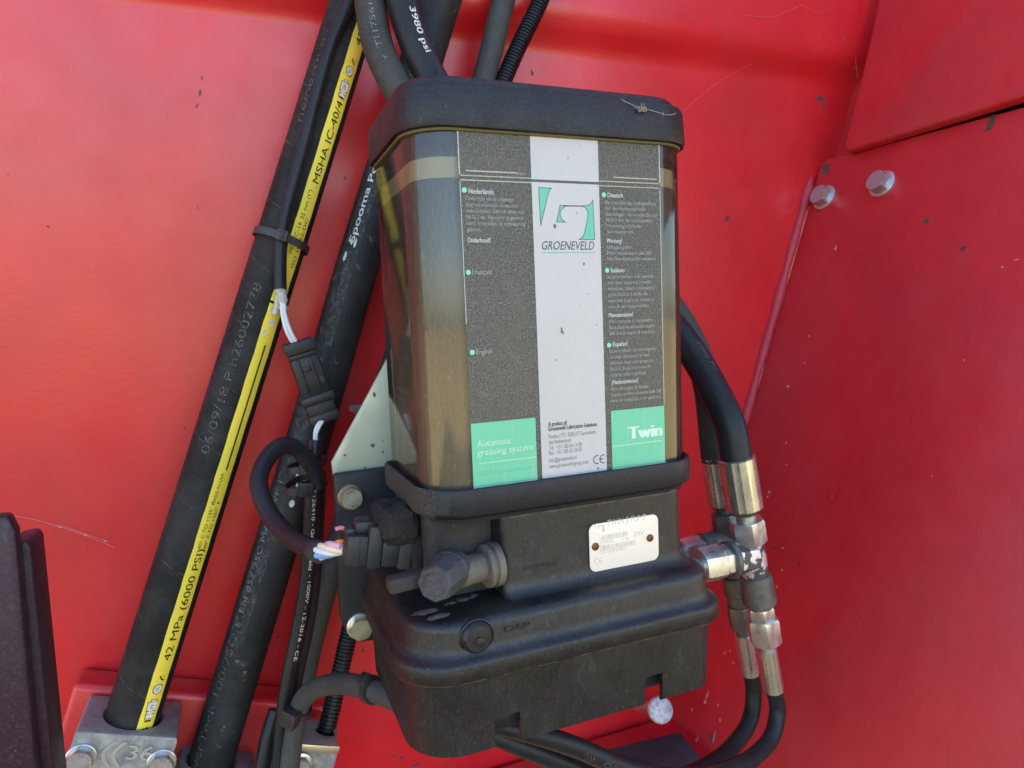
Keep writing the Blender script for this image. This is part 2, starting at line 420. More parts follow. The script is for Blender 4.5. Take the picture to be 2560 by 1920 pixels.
M_zincy = metal('yellow_zinc', (0.62, 0.6, 0.44, 1), 0.36, 0.3)
M_ferr = metal('crimped_steel', (0.62, 0.62, 0.56, 1), 0.26, 0.35, scale=45)
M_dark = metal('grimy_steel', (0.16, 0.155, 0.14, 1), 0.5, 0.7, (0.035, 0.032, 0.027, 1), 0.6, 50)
M_nut = metal('worn_nut', (0.55, 0.52, 0.52, 1), 0.4, 0.55, (0.05, 0.045, 0.035, 1), 0.85, 40)
M_peel = None
def _peel():
    M = Mat('peeling_grey_coat'); n_ = M.ramp(M.noise(75, 4, 0.6), [(0.5, 0.0), (0.52, 1.0)])
    c = M.mix(n_, (0.055, 0.052, 0.047, 1), (0.66, 0.62, 0.64, 1)); M.set(Base_Color=c, Metallic=M.ramp(n_, [(0, 0.0), (1, 0.75)]), Roughness=0.45); M.bump(n_, 0.3, 0.0004); return M.m
M_peel = _peel()
M_galv = metal('galvanised_plate', (0.40, 0.44, 0.35, 1), 0.5, 0.3, (0.30, 0.34, 0.24, 1), 0.35, 18)
M_alu = metal('cast_aluminium', (0.30, 0.29, 0.275, 1), 0.6, 0.6, (0.10, 0.092, 0.078, 1), 0.5, 50, 0.6)
M_bolt = metal('bolt_head', (0.42, 0.41, 0.42, 1), 0.38, 0.22, metallic=0.75, scale=90)
M_rust = metal('rusty_screw', (0.2, 0.075, 0.025, 1), 0.6, 0.6, (0.06, 0.03, 0.02, 1), 0.6, 300)
M_rustw = metal('stained_washer', (0.25, 0.16, 0.10, 1), 0.5, 0.5, (0.10, 0.06, 0.04, 1), 0.7, 200)
M_name = flat('plate_white', (0.82, 0.70, 0.57, 1), 0.35)
M_nameink = flat('faded_plate_ink', (0.62, 0.55, 0.46, 1), 0.5, 0.5, 700, 0.4)
M_post = plastic('dark_painted_steel', (0.026, 0.010, 0.019, 1), 0.45, 0.12, (0.06, 0.045, 0.05, 1), 500)
M_web = flat('cobweb_silk', (0.42, 0.30, 0.28, 1), 0.8)
M_green = None
def _film(name, col, spots):
    M = Mat(name); a = M.ramp(M.noise(26, 5, 0.7), [(0.45, 0.0), (0.8, 0.35)])
    c = M.mix(a, col, tuple(x*0.78 for x in col[:3])+(1,)); b_ = M.ramp(M.noise(240, 3, 0.6), [(0.66, 0.0), (0.74, spots)])
    st = M.ramp(M.noise(40, 4, 0.6, (8, 1, 0.6)), [(0.5, 0.0), (0.75, 0.22)]); c = M.mix(st, c, (0.45, 0.42, 0.4, 1))
    M.set(Base_Color=M.mix(b_, c, (0.2, 0.19, 0.17, 1)), Roughness=0.36, Specular_IOR_Level=0.45); M.bump(M.noise(500, 2), 0.05, 0.0003); return M.m
M_lab = _film('label_white', (0.49, 0.46, 0.44, 1), 0.5)
M_green = _film('label_green', (0.13, 0.50, 0.29, 1), 0.15)
M_logo = flat('logo_green', (0.13, 0.46, 0.31, 1), 0.45)
M_line = flat('label_line', (0.48, 0.465, 0.40, 1), 0.5, 0.3, 500, 0.36)
M_cream = flat('label_cream', (0.66, 0.62, 0.42, 1), 0.5)
M_lt = flat('label_print', (0.40, 0.40, 0.38, 1), 0.55, 0.3, 160, 0.42)
M_ltb = flat('label_print_bold', (0.62, 0.62, 0.6, 1), 0.55, 0.25, 700, 0.38)
M_ltf = flat('label_print_worn', (0.34, 0.33, 0.31, 1), 0.6, 0.95, 150, 0.50)
M_gtx = flat('print_on_green', (0.52, 0.74, 0.54, 1), 0.5, 0.2, 700)
M_gtxf = flat('faint_print_on_green', (0.2, 0.56, 0.34, 1), 0.5, 0.5, 700)
M_gtxb = flat('bold_print_on_green', (0.62, 0.78, 0.62, 1), 0.5, 0.15, 700)
M_dot = flat('bullet_green', (0.22, 0.62, 0.42, 1), 0.5)
M_lk = flat('label_ink', (0.035, 0.035, 0.05, 1), 0.5, 0.3, 900, 0.36)
M_lkl = flat('label_ink_light', (0.12, 0.11, 0.12, 1), 0.5, 0.4, 900, 0.38)
def _shell():
    M = Mat('smoky_clear_plastic')
    speck = M.ramp(M.noise(900, 4, 0.8, (1, 1, 0.35)), [(0.5, 0.0), (0.75, 0.9)])
    scr = M.ramp(M.noise(200, 4, 0.7, (2, 2, 0.3)), [(0.58, 0.0), (0.78, 0.3)])
    big = M.ramp(M.noise(14, 4, 0.6), [(0.4, 0.0), (0.7, 0.35)])
    c = M.mix(speck, (0.05, 0.046, 0.038, 1), (0.34, 0.31, 0.26, 1)); c = M.mix(scr, c, (0.36, 0.32, 0.25, 1)); c = M.mix(big, c, (0.2, 0.18, 0.14, 1))
    M.set(Base_Color=c, Roughness=M.ramp(M.noise(30, 3), [(0.3, 0.13), (0.7, 0.24)]), Specular_IOR_Level=0.8, Coat_Weight=1.0, Coat_Roughness=0.06)
    M.bump(M.noise(900, 2, 0.6, (1, 1, 0.4)), 0.06, 0.0003)
    M.set(Specular_IOR_Level=0.0, Coat_Weight=0.0)
    tr = M.t.nodes.new('ShaderNodeBsdfTransparent'); tr.inputs[0].default_value = (0.86, 0.80, 0.68, 1)
    mx = M.t.nodes.new('ShaderNodeMixShader'); M.l(M.ramp(speck, [(0.0, 0.20), (1.0, 0.50)]), mx.inputs[0])
    M.l(tr.outputs[0], mx.inputs[1]); M.l(M.b.outputs[0], mx.inputs[2])
    gl = M.t.nodes.new('ShaderNodeBsdfGlossy'); gl.inputs['Roughness'].default_value = 0.07; M.l(M.b.inputs['Normal'].links[0].from_socket, gl.inputs['Normal'])
    fr_ = M.t.nodes.new('ShaderNodeFresnel'); fr_.inputs[0].default_value = 1.58
    m2 = M.t.nodes.new('ShaderNodeMixShader'); M.l(fr_.outputs[0], m2.inputs[0]); M.l(mx.outputs[0], m2.inputs[1]); M.l(gl.outputs[0], m2.inputs[2]); M.l(m2.outputs[0], M.out.inputs[0]); return M.m
M_shell = _shell()
def _grease(name, a, b_):
    M = Mat(name); n_ = M.ramp(M.noise(9, 4, 0.55, (2.4, 2.4, 0.4)), [(0.36, 0.0), (0.66, 1.0)])
    M.set(Base_Color=M.mix(n_, a, b_), Roughness=0.4); return M.m
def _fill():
    M = Mat('grease'); n_ = M.ramp(M.noise(9, 4, 0.55, (2.4, 2.4, 0.4)), [(0.36, 0.0), (0.66, 1.0)])  # vertical streaks painted into the grease stand in for reflections on the reservoir
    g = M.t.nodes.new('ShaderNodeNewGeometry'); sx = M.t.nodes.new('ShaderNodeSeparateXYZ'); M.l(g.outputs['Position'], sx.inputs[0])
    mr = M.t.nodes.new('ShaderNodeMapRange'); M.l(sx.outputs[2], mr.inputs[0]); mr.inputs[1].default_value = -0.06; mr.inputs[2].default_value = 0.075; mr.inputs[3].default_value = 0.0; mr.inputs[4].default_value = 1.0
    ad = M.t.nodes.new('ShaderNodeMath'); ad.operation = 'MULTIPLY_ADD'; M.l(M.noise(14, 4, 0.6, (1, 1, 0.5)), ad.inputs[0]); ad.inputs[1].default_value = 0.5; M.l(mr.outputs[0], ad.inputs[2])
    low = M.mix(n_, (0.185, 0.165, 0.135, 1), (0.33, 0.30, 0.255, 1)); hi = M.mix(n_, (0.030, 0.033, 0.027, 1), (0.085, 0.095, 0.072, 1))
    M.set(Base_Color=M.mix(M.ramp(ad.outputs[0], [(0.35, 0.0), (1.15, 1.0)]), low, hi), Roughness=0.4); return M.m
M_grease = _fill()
M_foll = _grease('follower', (0.62, 0.57, 0.37, 1), (0.5, 0.46, 0.29, 1))
M_inner = flat('dark_inside', (0.05, 0.046, 0.038, 1), 0.6)
M_ground = Mat('dry_ground')
_g = M_ground.mix(M_ground.ramp(M_ground.noise(1.5, 6, 0.7), [(0.35, 0.0), (0.65, 1.0)]), (0.50, 0.35, 0.12, 1), (0.38, 0.28, 0.11, 1))
M_ground.set(Base_Color=_g, Roughness=0.95); M_ground = M_ground.m

# ------------------------------------------------------------------ the setting: machine walls
WY = 0.285
def wall_profile():
    pr = [(-1.2, WY), (0.262, WY), (0.268, WY-0.001), (0.274, WY-0.0045), (0.282, WY-0.012), (0.290, WY-0.0185), (0.298, WY-0.021), (0.308, WY-0.022), (4.6, WY-0.022)]
    V = []; F = []; xs = [-4.5, 4.5]
    for x in xs:
        for z, y in pr: V.append((x, y, z))
        for z, y in reversed(pr): V.append((x, y+0.004, z))
    k = len(pr)*2
    for i in range(k):
        j = (i+1) % k; F.append((i, j, k+j, k+i))
    F.append(tuple(range(k))); F.append(tuple(range(2*k-1, k-1, -1)))
    return V, F
V, F = wall_profile()
wall = make('red_back_panel', V, F, M_red, None, smooth=30)
tag(wall, 'wide smooth red painted steel panel behind the hoses and pump', 'panel')
ground = make('ground', [(-150, -200, -1.25), (150, -200, -1.25), (150, 12, -1.25), (-150, 12, -1.25)], [(0, 1, 2, 3)], M_ground, None, smooth=0)
tag(ground, kind='structure')

# side plate: a plane along Y (towards the camera), leaning
SA = P(2035, 440, WY); SB = P(1785, 1340, WY)
SN = (SA-SB).cross(Vector((0, 1, 0))).normalized()
if SN.x > 0: SN = -SN                      # faces left
def SPt(px, py, off=0.0): return PP(px, py, SA+SN*off, SN)
down = (SB-SA).normalized()
sp = empty('red_side_plate', SPt(1900, 1700), 'red side plate with two hex bolts at its rounded upper corner', 'plate')
poly = [SPt(2044, 434), SPt(2050, 412), SPt(2068, 398), SPt(2300, 336), SPt(2620, 250), SPt(2640, 1400), SPt(2640, 2050), SA+down*0.95]
prism('plate_body', poly, -SN*0.006, M_red2, sp, bevel=0.0022, bseg=3)
bp = Path([P(x, y, WY-0.002) for x, y in ((2028, 444), (2010, 515), (1986, 600), (1962, 690), (1932, 800), (1898, 920), (1863, 1050), (1788, 1320), (1722, 1560))])
tube('weld_bead', bp, 0.0060, M_weld, sp, seg=12, rf=lambda u: min(1, 0.35+u*40)*(0.86+0.13*math.sin(u*95)+0.09*math.sin(u*41+1)))
def bolt(parent, c, n, r, h, mat=M_bolt, wr=1.35, wt=0.0016, txt=None, rot=0.2, wmat=None):
    wsh = lathe('washer', c, n, [(0, r*wr), (wt*0.8, r*wr), (wt, r*wr*0.94)], wmat or M_zinc, parent, seg=32)
    a, nn, bb = basis(n)
    b = hexa('bolt_head', c+a*wt, n, 0, h, r, mat, parent, ch=0.16, rot=rot)
    if txt:
        for s_, a0 in txt:
            for i, ch in enumerate(s_):
                th = rad(a0-i*27); o_ = a*(wt+h+0.0001); up = nn*math.sin(th)-bb*math.cos(th); rt = -(nn*math.cos(th)+bb*math.sin(th))*-1
                # local frame: letters stand on a circle, facing out
                rr = r*0.56; cen = c+o_+up*rr; side = up.cross(a)
                lettering(ch, lambda u, v, cen=cen, side=side, up=up: cen+side*(u-r*0.10)+up*v, r*0.24, None, M_dark, b)
    return b
for (x, y) in ((2054, 491), (2199, 457)):
    c = SPt(x+8, y+4, 0.0)
    bolt(sp, c, SN, 0.0118, 0.0095, M_bolt, 1.22, 0.0026, rot=0.35)

M_slit = flat('slit_shade', (0.006, 0.004, 0.004, 1), 0.9)  # near-black colour that paints the shade within the slit
up = empty('red_upper_panel', SPt(2105, 370, 0.02), 'red folded panel above the side plate, parted from it by a dark slit', 'panel')
poly = [SPt(2212, -80, 0.012), SPt(2172, 110, 0.012), SPt(2112, 352, 0.012), SPt(2108, 372, 0.012), SPt(2116, 378, 0.012), SPt(2140, 370, 0.012), SPt(2640, 216, 0.012), SPt(2640, -120, 0.012)]
prism('panel_face', poly, -SN*0.012, M_red2, up, bevel=0.0045, bseg=4)

_o = SA-SN*0.024; _y = lambda t, y: Vector(((_o+down*t).x, y, (_o+down*t).z))
prism('added_backing', [_y(-0.75, WY+0.01), _y(-0.75, -0.45), _y(0.03, -0.45), _y(0.03, WY+0.01)], -SN*0.003, M_red2, up, bevel=0)  # added backing, keeps open sky out of the slit and the wall's reflection
prism('slit_shade_strip', [SPt(2190, 330, -0.010), SPt(2640, 190, -0.010), SPt(2640, 290, -0.010), SPt(2190, 410, -0.010)], -SN*0.003, M_slit, up, bevel=0)  # black strip standing in for the slit's own shade
def chip(px, py, w_, h_, parent, side=False, mat=M_chip, rotd=0, Y=WY):
    n = 11; ring = []
    for i in range(n):
        a = 2*math.pi*i/n; q = random.uniform(0.55, 1.15)
        dx, dy = math.cos(a)*w_/2*q, math.sin(a)*h_/2*q; c_, s_ = math.cos(rad(rotd)), math.sin(rad(rotd))
        x, y = px+dx*c_-dy*s_, py+dx*s_+dy*c_
        ring.append(SPt(x, y, 0.0002) if side else P(x, y, Y-0.0002))
    V = ring+[sum(ring, Vector())/n]
    return make('paint_chip' if mat is M_chip else 'scratch_mark', V, [(i, (i+1) % n, n) for i in range(n)], mat, parent, smooth=0)
for a in [(1330, 181, 9, 22, -20), (1841, 184, 9, 17, 0), (2050, 248, 22, 20, 10), (2060, 262, 9, 20, 0), (1818, 546, 16, 16, 30), (505, 195, 5, 14, 15), (500, 232, 7, 20, 15), (492, 265, 4, 22, 25), (120, 566, 10, 6, 30), (20, 436, 10, 4, 0), (265, 385, 4, 5, 0), (296, 608, 4, 5, 0), (494, 520, 4, 14, -20), (462, 1071, 8, 8, 0), (421, 1240, 5, 8, 0), (907, 1627, 8, 9, 0), (1004, 1896, 18, 10, 20), (985, 1890, 14, 8, 0), (1040, 1912, 22, 8, -20), (890, 645, 9, 7, 0), (865, 550, 8, 5, 0), (695, 1592, 8, 7, 0), (910, 1800, 7, 5, 0), (862, 445, 8, 12, 15)]:
    chip(*a[:4], wall, rotd=a[4])
for a in [(2063, 424, 22, 36, 15), (2477, 308, 20, 46, 20), (2470, 322, 8, 30, 60), (2315, 553, 15, 17, 20), (2158, 637, 8, 8, 0), (2407, 622, 14, 22, 25), (1778, 1846, 16, 24, 0), (1935, 1370, 14, 6, 0), (1998, 1412, 8, 16, 0), (2262, 255, 9, 9, 0), (2150, 90, 5, 5, 0)]:
    chip(*a[:4], sp, True, rotd=a[4])
for a in [(2089, 620, 5, 14, 10), (2505, 668, 8, 6, 0), (2540, 650, 22, 3, -20), (2023, 840, 7, 6, 0), (2011, 908, 5, 5, 0), (1969, 966, 8, 7, 0), (1965, 1107, 4, 5, 0), (1966, 1162, 5, 4, 0), (1923, 1230, 7, 9, 0), (1919, 1243, 4, 7, 0), (2080, 1240, 4, 5, 0), (1957, 1370, 6, 5, 0), (1812, 1632, 3, 8, 0), (1826, 1628, 3, 7, 0), (1834, 1657, 4, 8, 10), (1768, 1737, 5, 20, 12), (1763, 1755, 6, 16, 5), (1795, 1762, 3, 8, 0), (1785, 1842, 3, 40, 15), (1742, 1850, 5, 26, 22), (1760, 1877, 3, 26, 8), (1800, 1800, 3, 14, 0), (1730, 1775, 4, 12, 10), (1955, 1424, 5, 5, 0), (1942, 1467, 3, 9, 15), (2150, 1560, 4, 3, 0), (2330, 1190, 5, 4, 0), (2410, 900, 4, 6, 0)]:
    chip(*a[:4], sp, True, M_fleck, a[4])
for a in [(150, 1317, 11, 6, 20), (212, 1337, 14, 5, 25), (262, 1352, 12, 5, 20), (46, 242, 3, 3, 0), (227, 662, 3, 3, 0)]:
    chip(*a[:4], wall, mat=M_fleck, rotd=a[4])

# ------------------------------------------------------------------ the pump
ZB = -0.231
pump = empty('grease_pump', (0, 0.03, ZB), 'black automatic grease pump with smoky clear reservoir and printed front label', 'pump')
mm = 0.001
def lofted(name, secs, mat, parent=pump, n=10, **k):
    """secs: (x0,x1,y0,y1,(r00,r10,r11,r01),z) in mm"""
    loops = [rrect(a[0]*mm, a[1]*mm, a[2]*mm, a[3]*mm, 0, a[5]*mm, n, tuple(q*mm for q in a[4])) for a in secs]
    V, F = loft(loops); return make(name, V, F, mat, parent, **k)
R4 = lambda f, b: (f, f, b, b)
# reservoir shell and what is inside
lofted('reservoir', [(-87, 87, 0, 100, R4(24, 8), -95), (-87, 87, 0, 100, R4(24, 8), 118)], M_shell, n=14)
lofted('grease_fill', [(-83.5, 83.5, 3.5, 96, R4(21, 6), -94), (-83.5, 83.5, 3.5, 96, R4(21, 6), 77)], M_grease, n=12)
lofted('follower_plate', [(-84, 84, 3, 97, R4(21, 6), 77.2), (-84, 84, 3, 97, R4(21, 6), 88), (-82, 82, 5, 95, R4(20, 6), 89)], M_foll, n=12)
lofted('inner_sleeve', [(-76, 76, 22, 94, R4(16, 6), 89.2), (-76, 76, 22, 94, R4(16, 6), 116)], M_inner, n=8)
# lid
lid = lofted('lid', [(-88, 88, -2, 97, R4(25, 7), 101.5), (-91, 90, -4.5, 98, R4(27, 8), 102), (-91.5, 90.5, -5, 98, R4(27, 8), 104), (-91, 90, -4.2, 98, R4(27, 8), 121), (-90.3, 89.2, -3.6, 97.5, R4(27, 8), 123.2), (-88, 87, -1.5, 96, R4(26, 7), 124.4), (-86.5, 85.5, 1.5, 95, R4(25, 7), 124.6)], M_cap, n=14, smooth=30)
lofted('lid_step', [(-88, 86, 0.5, 95, R4(26, 7), 124.5), (-87.6, 85.6, 1, 95, R4(26, 7), 127.6), (-86.5, 84, 2.4, 94, R4(25, 7), 129.0), (-84, 81, 6, 91, R4(23, 7), 129.4)], M_cap, n=14, smooth=30)
lofted('lid_gasket', [(-88.6, 88, -1.6, 97, R4(25, 7), 100.4), (-88.8, 88.2, -2.2, 97, R4(25.4, 7), 101), (-88.6, 88, -2, 97, R4(25, 7), 102.5)], flat('aged_gasket', (0.13, 0.115, 0.055, 1), 0.7), n=14)
# collar under the reservoir
lofted('collar', [(-84, 84, 0, 100, R4(20, 8), -108.5), (-85.5, 85, -0.6, 101, R4(22, 8), -106.2), (-88.5, 87.4, -2.6, 101.5, R4(25, 8.5), -105.0), (-90.9, 89.4, -4.7, 102, R4(27.4, 9), -103.9), (-91.9, 90.4, -5.6, 102, R4(28, 9), -102.2), (-92, 90.5, -5.4, 102, R4(28, 9), -90.2), (-91.7, 90.2, -5.1, 102, R4(28, 9), -89.2), (-90.9, 89.4, -4.3, 101.5, R4(27.6, 9), -88.6), (-90, 88.5, -3.6, 101, R4(27, 9), -88.8), (-88, 87.2, -0.4, 100, R4(24.4, 8), -91.5)], M_pl, n=14, smooth=32)
# neck: full front on the right, set back on the left
lofted('neck', [(-47, 83, -7, 100, (5, 13, 6, 3), -155.3), (-47, 80.5, -4.2, 100, (5, 12, 6, 3), -154.2), (-47, 78.5, -2.2, 100, (5, 11, 6, 3), -152.4), (-47, 77, -1.0, 100, (5, 10.5, 6, 3), -149.5), (-47, 76.3, -0.4, 100, (5, 10, 6, 3), -145), (-47, 76, 0, 100, (5, 10, 6, 3), -105)], M_pl, n=8, smooth=40)
lofted('neck_recess', [(-85, -46, 17, 100, (6, 2, 2, 4), -158), (-85, -46, 17, 100, (6, 2, 2, 4), -104.5)], M_dusty, n=8, smooth=40)
# base with shoulder, body, lip
bl = lambda x0, x1, y0, z, rl=30, rr=21: (x0, x1, y0, 106, (rl, rr, 8, 10), z)
lofted('base_housing', [
    bl(-108, 91, -21, -186.4), bl(-111.4, 93.4, -23.4, -186.0, 32, 23), bl(-112, 94, -24, -185.0, 32, 23), bl(-112, 94, -24, -177.4, 32, 23), bl(-111.6, 93.6, -23.6, -176.1, 32, 23), bl(-110.4, 92.5, -22.4, -175.2, 31, 22),
    bl(-108.8, 91, -20.8, -174.4), bl(-107.5, 89.7, -19.5, -173.0), bl(-106.8, 88.8, -18.7, -171.0), bl(-106.4, 88.4, -18.3, -168.5), bl(-105.8, 87.8, -17.7, -160.8), bl(-105.4, 87.4, -17.2, -158.8, 29, 20), bl(-104.2, 86.3, -16.0, -157.0, 28.5, 19.5), bl(-102.4, 84.6, -14.2, -155.9, 28, 19), bl(-99.5, 82.2, -11.5, -155.3, 26, 17), bl(-92, 77, -3, -154.6, 22, 14)], M_pl, n=12, smooth=60)
def skirt():
    """hollow skirt under the lip with two rectangular notches in its front edge"""
    top, bot, ntop = -186.2, -230.5, -213.5
    x0, x1, y0, y1, rl, rr = -106.5, 88.5, -18.5, 104, 29, 19
    def outline(ins):
        o = []
        loop = rrect((x0+ins)*mm, (x1-ins)*mm, (y0+ins)*mm, (y1-ins)*mm, 0, 0, 10, ((rl-ins)*mm, (rr-ins)*mm, 8*mm, 10*mm))
        k = 11                                  # first 11 points: front-left corner (left face -> front)
        o += loop[:k]
        for x in (-63.2, -63, -48, -47.8, -30, -5, 15, 33.8, 34, 46, 46.2): o.append(Vector((x*mm, (y0+ins)*mm, 0)))
        o += loop[k:]
        return o, k
    A, k = outline(0); B, _ = outline(3.2)
    zb = [bot]*len(A)
    for i in (k+1, k+2, k+8, k+9): zb[i] = ntop
    n = len(A); V = []
    for i in range(n): V.append(A[i]+Vector((0, 0, top*mm)))
    for i in range(n):
        s_ = 0.985 if zb[i] == bot else 1
        V.append(Vector((A[i].x, A[i].y, (zb[i]+1.5)*mm)))
    for i in range(n): V.append(Vector((A[i].x*0.3+B[i].x*0.7, A[i].y*0.3+B[i].y*0.7, zb[i]*mm)))
    for i in range(n): V.append(B[i]+Vector((0, 0, (zb[i]+0.6)*mm)))
    for i in range(n): V.append(B[i]+Vector((0, 0, top*mm)))
    F = []
    for r_ in range(4):
        for j in range(n):
            q = (j+1) % n; F.append((r_*n+j, r_*n+q, (r_+1)*n+q, (r_+1)*n+j))
    # draft: the skirt narrows a little downwards
    out = []
    for v in V:
        t = (top*mm-v.z)/((top-bot)*mm); out.append(Vector((v.x-(0.0012*t if v.x > 0 else -0.0012*t), v.y+0.0012*t, v.z)))
    return out, F
V, F = skirt(); make('base_skirt', V, F, M_pl, pump, smooth=38)
box('base_plate_inside', -0.098, 0.082, -0.010, 0.098, -0.226, -0.212, M_plate, pump, bevel=0.004)

# front label: clear film carrying print
LY = -0.0005
lab = box('label', -0.0625, 0.0625, -0.00028, -0.0001, -0.0898, 0.1036, None or flat('label_film', (0.1, 0.095, 0.085, 1), 0.4, 0.0), pump, bevel=0)
def _filmmat():
    M = Mat('clear_label_film'); sp_ = M.ramp(M.noise(950, 4, 0.85), [(0.40, 0.0), (0.68, 1.0)])
    c = M.mix(sp_, (0.075, 0.072, 0.066, 1), (0.32, 0.305, 0.275, 1)); bg_ = M.ramp(M.noise(9, 5, 0.65), [(0.4, 0.0), (0.68, 0.35)]); c = M.mix(bg_, c, (0.21, 0.185, 0.15, 1))
    M.set(Base_Color=c, Roughness=0.38, Specular_IOR_Level=0.5); M.bump(M.noise(900, 4, 0.8), 0.5, 0.0005)
    tr = M.t.nodes.new('ShaderNodeBsdfTransparent'); tr.inputs[0].default_value = (0.85, 0.82, 0.72, 1)
    mx = M.t.nodes.new('ShaderNodeMixShader'); M.l(M.ramp(sp_, [(0.0, 0.34), (1.0, 0.64)]), mx.inputs[0])
    M.l(tr.outputs[0], mx.inputs[1]); M.l(M.b.outputs[0], mx.inputs[2]); M.l(mx.outputs[0], M.out.inputs[0]); return M.m
lab.data.materials[0] = _filmmat()
def lrect(name, x0, x1, z0, z1, mat, y=-0.0004, th=0.00012, parent=lab, skew=0):
    return box(name, x0*mm, x1*mm, y-th, y, z0*mm, z1*mm, mat, parent, bevel=0, smooth=0)
def pz(px, py):
    p = P(px, py, -0.0006); return p.x*1000, p.z*1000
# white column, green squares, frame lines
xw0, xw1 = pz(1328, 600)[0], pz(1500, 600)[0]
lrect('white_column', -21.0, 21.0, -89.4, 103.2, M_lab)
lrect('green_square', -62.3, -24.0, -89.2, -53.9, M_green)
lrect('green_square', 24.8, 62.0, -89.2, -54.4, M_green)
lrect('cream_edge', -62.5, -21.1, 102.3, 103.5, M_cream); lrect('cream_edge', 21.1, 62.5, 102.3, 103.5, M_cream)
lrect('cream_edge', -62.4, -24.0, -89.8, -89.25, M_cream); lrect('cream_edge', 24.8, 62.4, -89.8, -89.25, M_cream)
for (a, b, c_, d_) in ((-62.5, -61.8, 78.2, 102.2), (61.7, 62.4, 78.4, 102.2), (-62.4, -61.9, 0, 74.8), (61.8, 62.3, -54.2, 74.6), (-61.7, -21.2, 77.6, 78.1), (-61.8, -21.2, 75.2, 75.8), (21.2, 61.6, 77.8, 78.3), (21.2, 61.7, 75.2, 75.7), (-58.6, -29.2, 80.0, 80.7), (30.6, 60.0, 80.2, 80.8)):
    lrect('frame_line', a, b, c_, d_, M_line)
lrect('seam_line', -21.0, 21.0, 76.0, 77.4, M_lkl, y=-0.00056, th=0.00006)
def ltext(s, px, py, h, wpx, mat, bold=0.0, shear=0.0, y=-0.0007, **k):
    """text whose baseline starts at a photo position on the label; cap height h mm, width in photo pixels"""
    x, z = pz(px, py); wd = None
    if wpx: wd = (pz(px+wpx, py)[0]-x)*mm
    return lettering(s, lambda u, v: Vector((x*mm+u, y, z*mm+v)), h*mm, wd, mat, lab, bold=bold, shear=shear, **k)
def lblock(lines, px0, py0, dpx, dpy, h, wpx, mat, bold=0.0):
    for i, (s, w_) in enumerate(lines): ltext(s, px0+dpx*i, py0+dpy*i, h, w_, mat, bold)
ltext('MAX', 1294, 438, 1.5, 20, M_lt, 0.02); ltext('MAX', 1508, 448, 1.5, 18, M_ltf, 0.02)
for (px, py) in ((1161, 475), (1171, 681), (1181, 881), (1510, 487), (1518, 676), (1523, 863)):
    x, z = pz(px, py); lathe('bullet_dot', Vector((x*mm, -0.0004, z*mm)), Vector((0, -1, 0)), [(0, 0.0014), (0.0002, 0.0014)], M_dot, lab, seg=20)
ltext('Nederlands', 1172, 484, 2.7, 62, M_ltb, 0.02)
lblock([('Onderzijde van de volgzuiger', 122), ('mag het maximum niveau niet', 130), ('overschrijden. Gebruik alleen een', 144), ('NLGI-2 vet. Het recht op garantie', 142), ('komt te vervallen bij ondeskundig', 146), ('gebruik.', 36)], 1164, 500, 0.7, 15.6, 2.1, 0, M_lt)
ltext('Onderhoud!', 1169, 606, 2.6, 57, M_ltb, 0.02)
lblock([('Vulkoppelingsfilter:', 80), ('Vervang het filter ten minste elke', 140), ('500 rij- of bedrijfsuren.', 100)], 1170, 621, 0.8, 15.6, 2.1, 0, M_ltf)
ltext('Français', 1181, 686, 2.6, 48, M_lt, 0.01)
lblock([('La face inférieure du piston', 118), ('suiveur ne doit pas dépasser', 142), ('le niveau maximum. Utiliser', 128), ('uniquement une graisse NLGI-2.', 146), ('Tout usage inapproprié annule', 138), ('la garantie.', 60)], 1176, 712, 1, 15.8, 2.0, 0, M_ltf)
ltext('Entretien!', 1179, 806, 2.4, 50, M_ltf, 0.015)
lblock([('Filtre de raccord de remplissage', 146), ('Remplacer au moins', 120)], 1180, 822, 1, 15.8, 2.0, 0, M_ltf)
ltext('English', 1191, 886, 2.6, 40, M_lt, 0.01)
lblock([('The underside of the follower', 130), ('piston must not exceed the', 128), ('maximum level. Use NLGI-2', 132), ('grease only. Improper use', 128)], 1182, 904, 1, 15.8, 2.0, 0, M_ltf)
ltext('Maintenance!', 1187, 990, 2.4, 62, M_ltf, 0.015)
ltext('Deutsch', 1519, 493, 2.6, 38, M_ltb, 0.02)
lblock([('Die Unterseite des Fettfolgekolbens', 128), ('darf den Höchstpegel nicht', 100), ('übersteigen. Verwenden Sie nur', 130), ('NLGI-2 Fett. Bei unsachgemäßer', 118), ('Verwendung erlischt der', 88), ('Garantieanspruch.', 68)], 1512, 510, 0.9, 14.6, 2.0, 0, M_lt)
ltext('Wartung!', 1516, 607, 2.5, 39, M_ltb, 0.02)
lblock([('Füllkupplungsfilter:', 64), ('Filter mindestens alle 500', 112), ('Fahr/Betriebsstunden wechseln', 120)], 1517, 622, 0.6, 14.6, 2.0, 0, M_lt)
ltext('Italiano', 1527, 681, 2.6, 34, M_ltb, 0.02)
lblock([('La parte inferiore dello stantuffo', 116), ('non deve superare il livello', 108), ('massimo. Usare solamente', 116), ('grado NLGI-2. Il diritto alla', 98), ('copertura di garanzia decade in', 112), ('caso di uso inappropriato.', 102)], 1519, 696, 0.5, 14.9, 2.0, 0, M_lt)
ltext('Manutenzione!', 1522, 793, 2.5, 60, M_ltb, 0.02)
lblock([('Filtro raccordo di riempimento', 110), ('Sostituire almeno ogni', 112), ('500 ore di marcia/di esercizio', 112)], 1523, 808, 0.4, 15.0, 2.0, 0, M_lt)
ltext('Español', 1532, 866, 2.6, 36, M_ltb, 0.02)
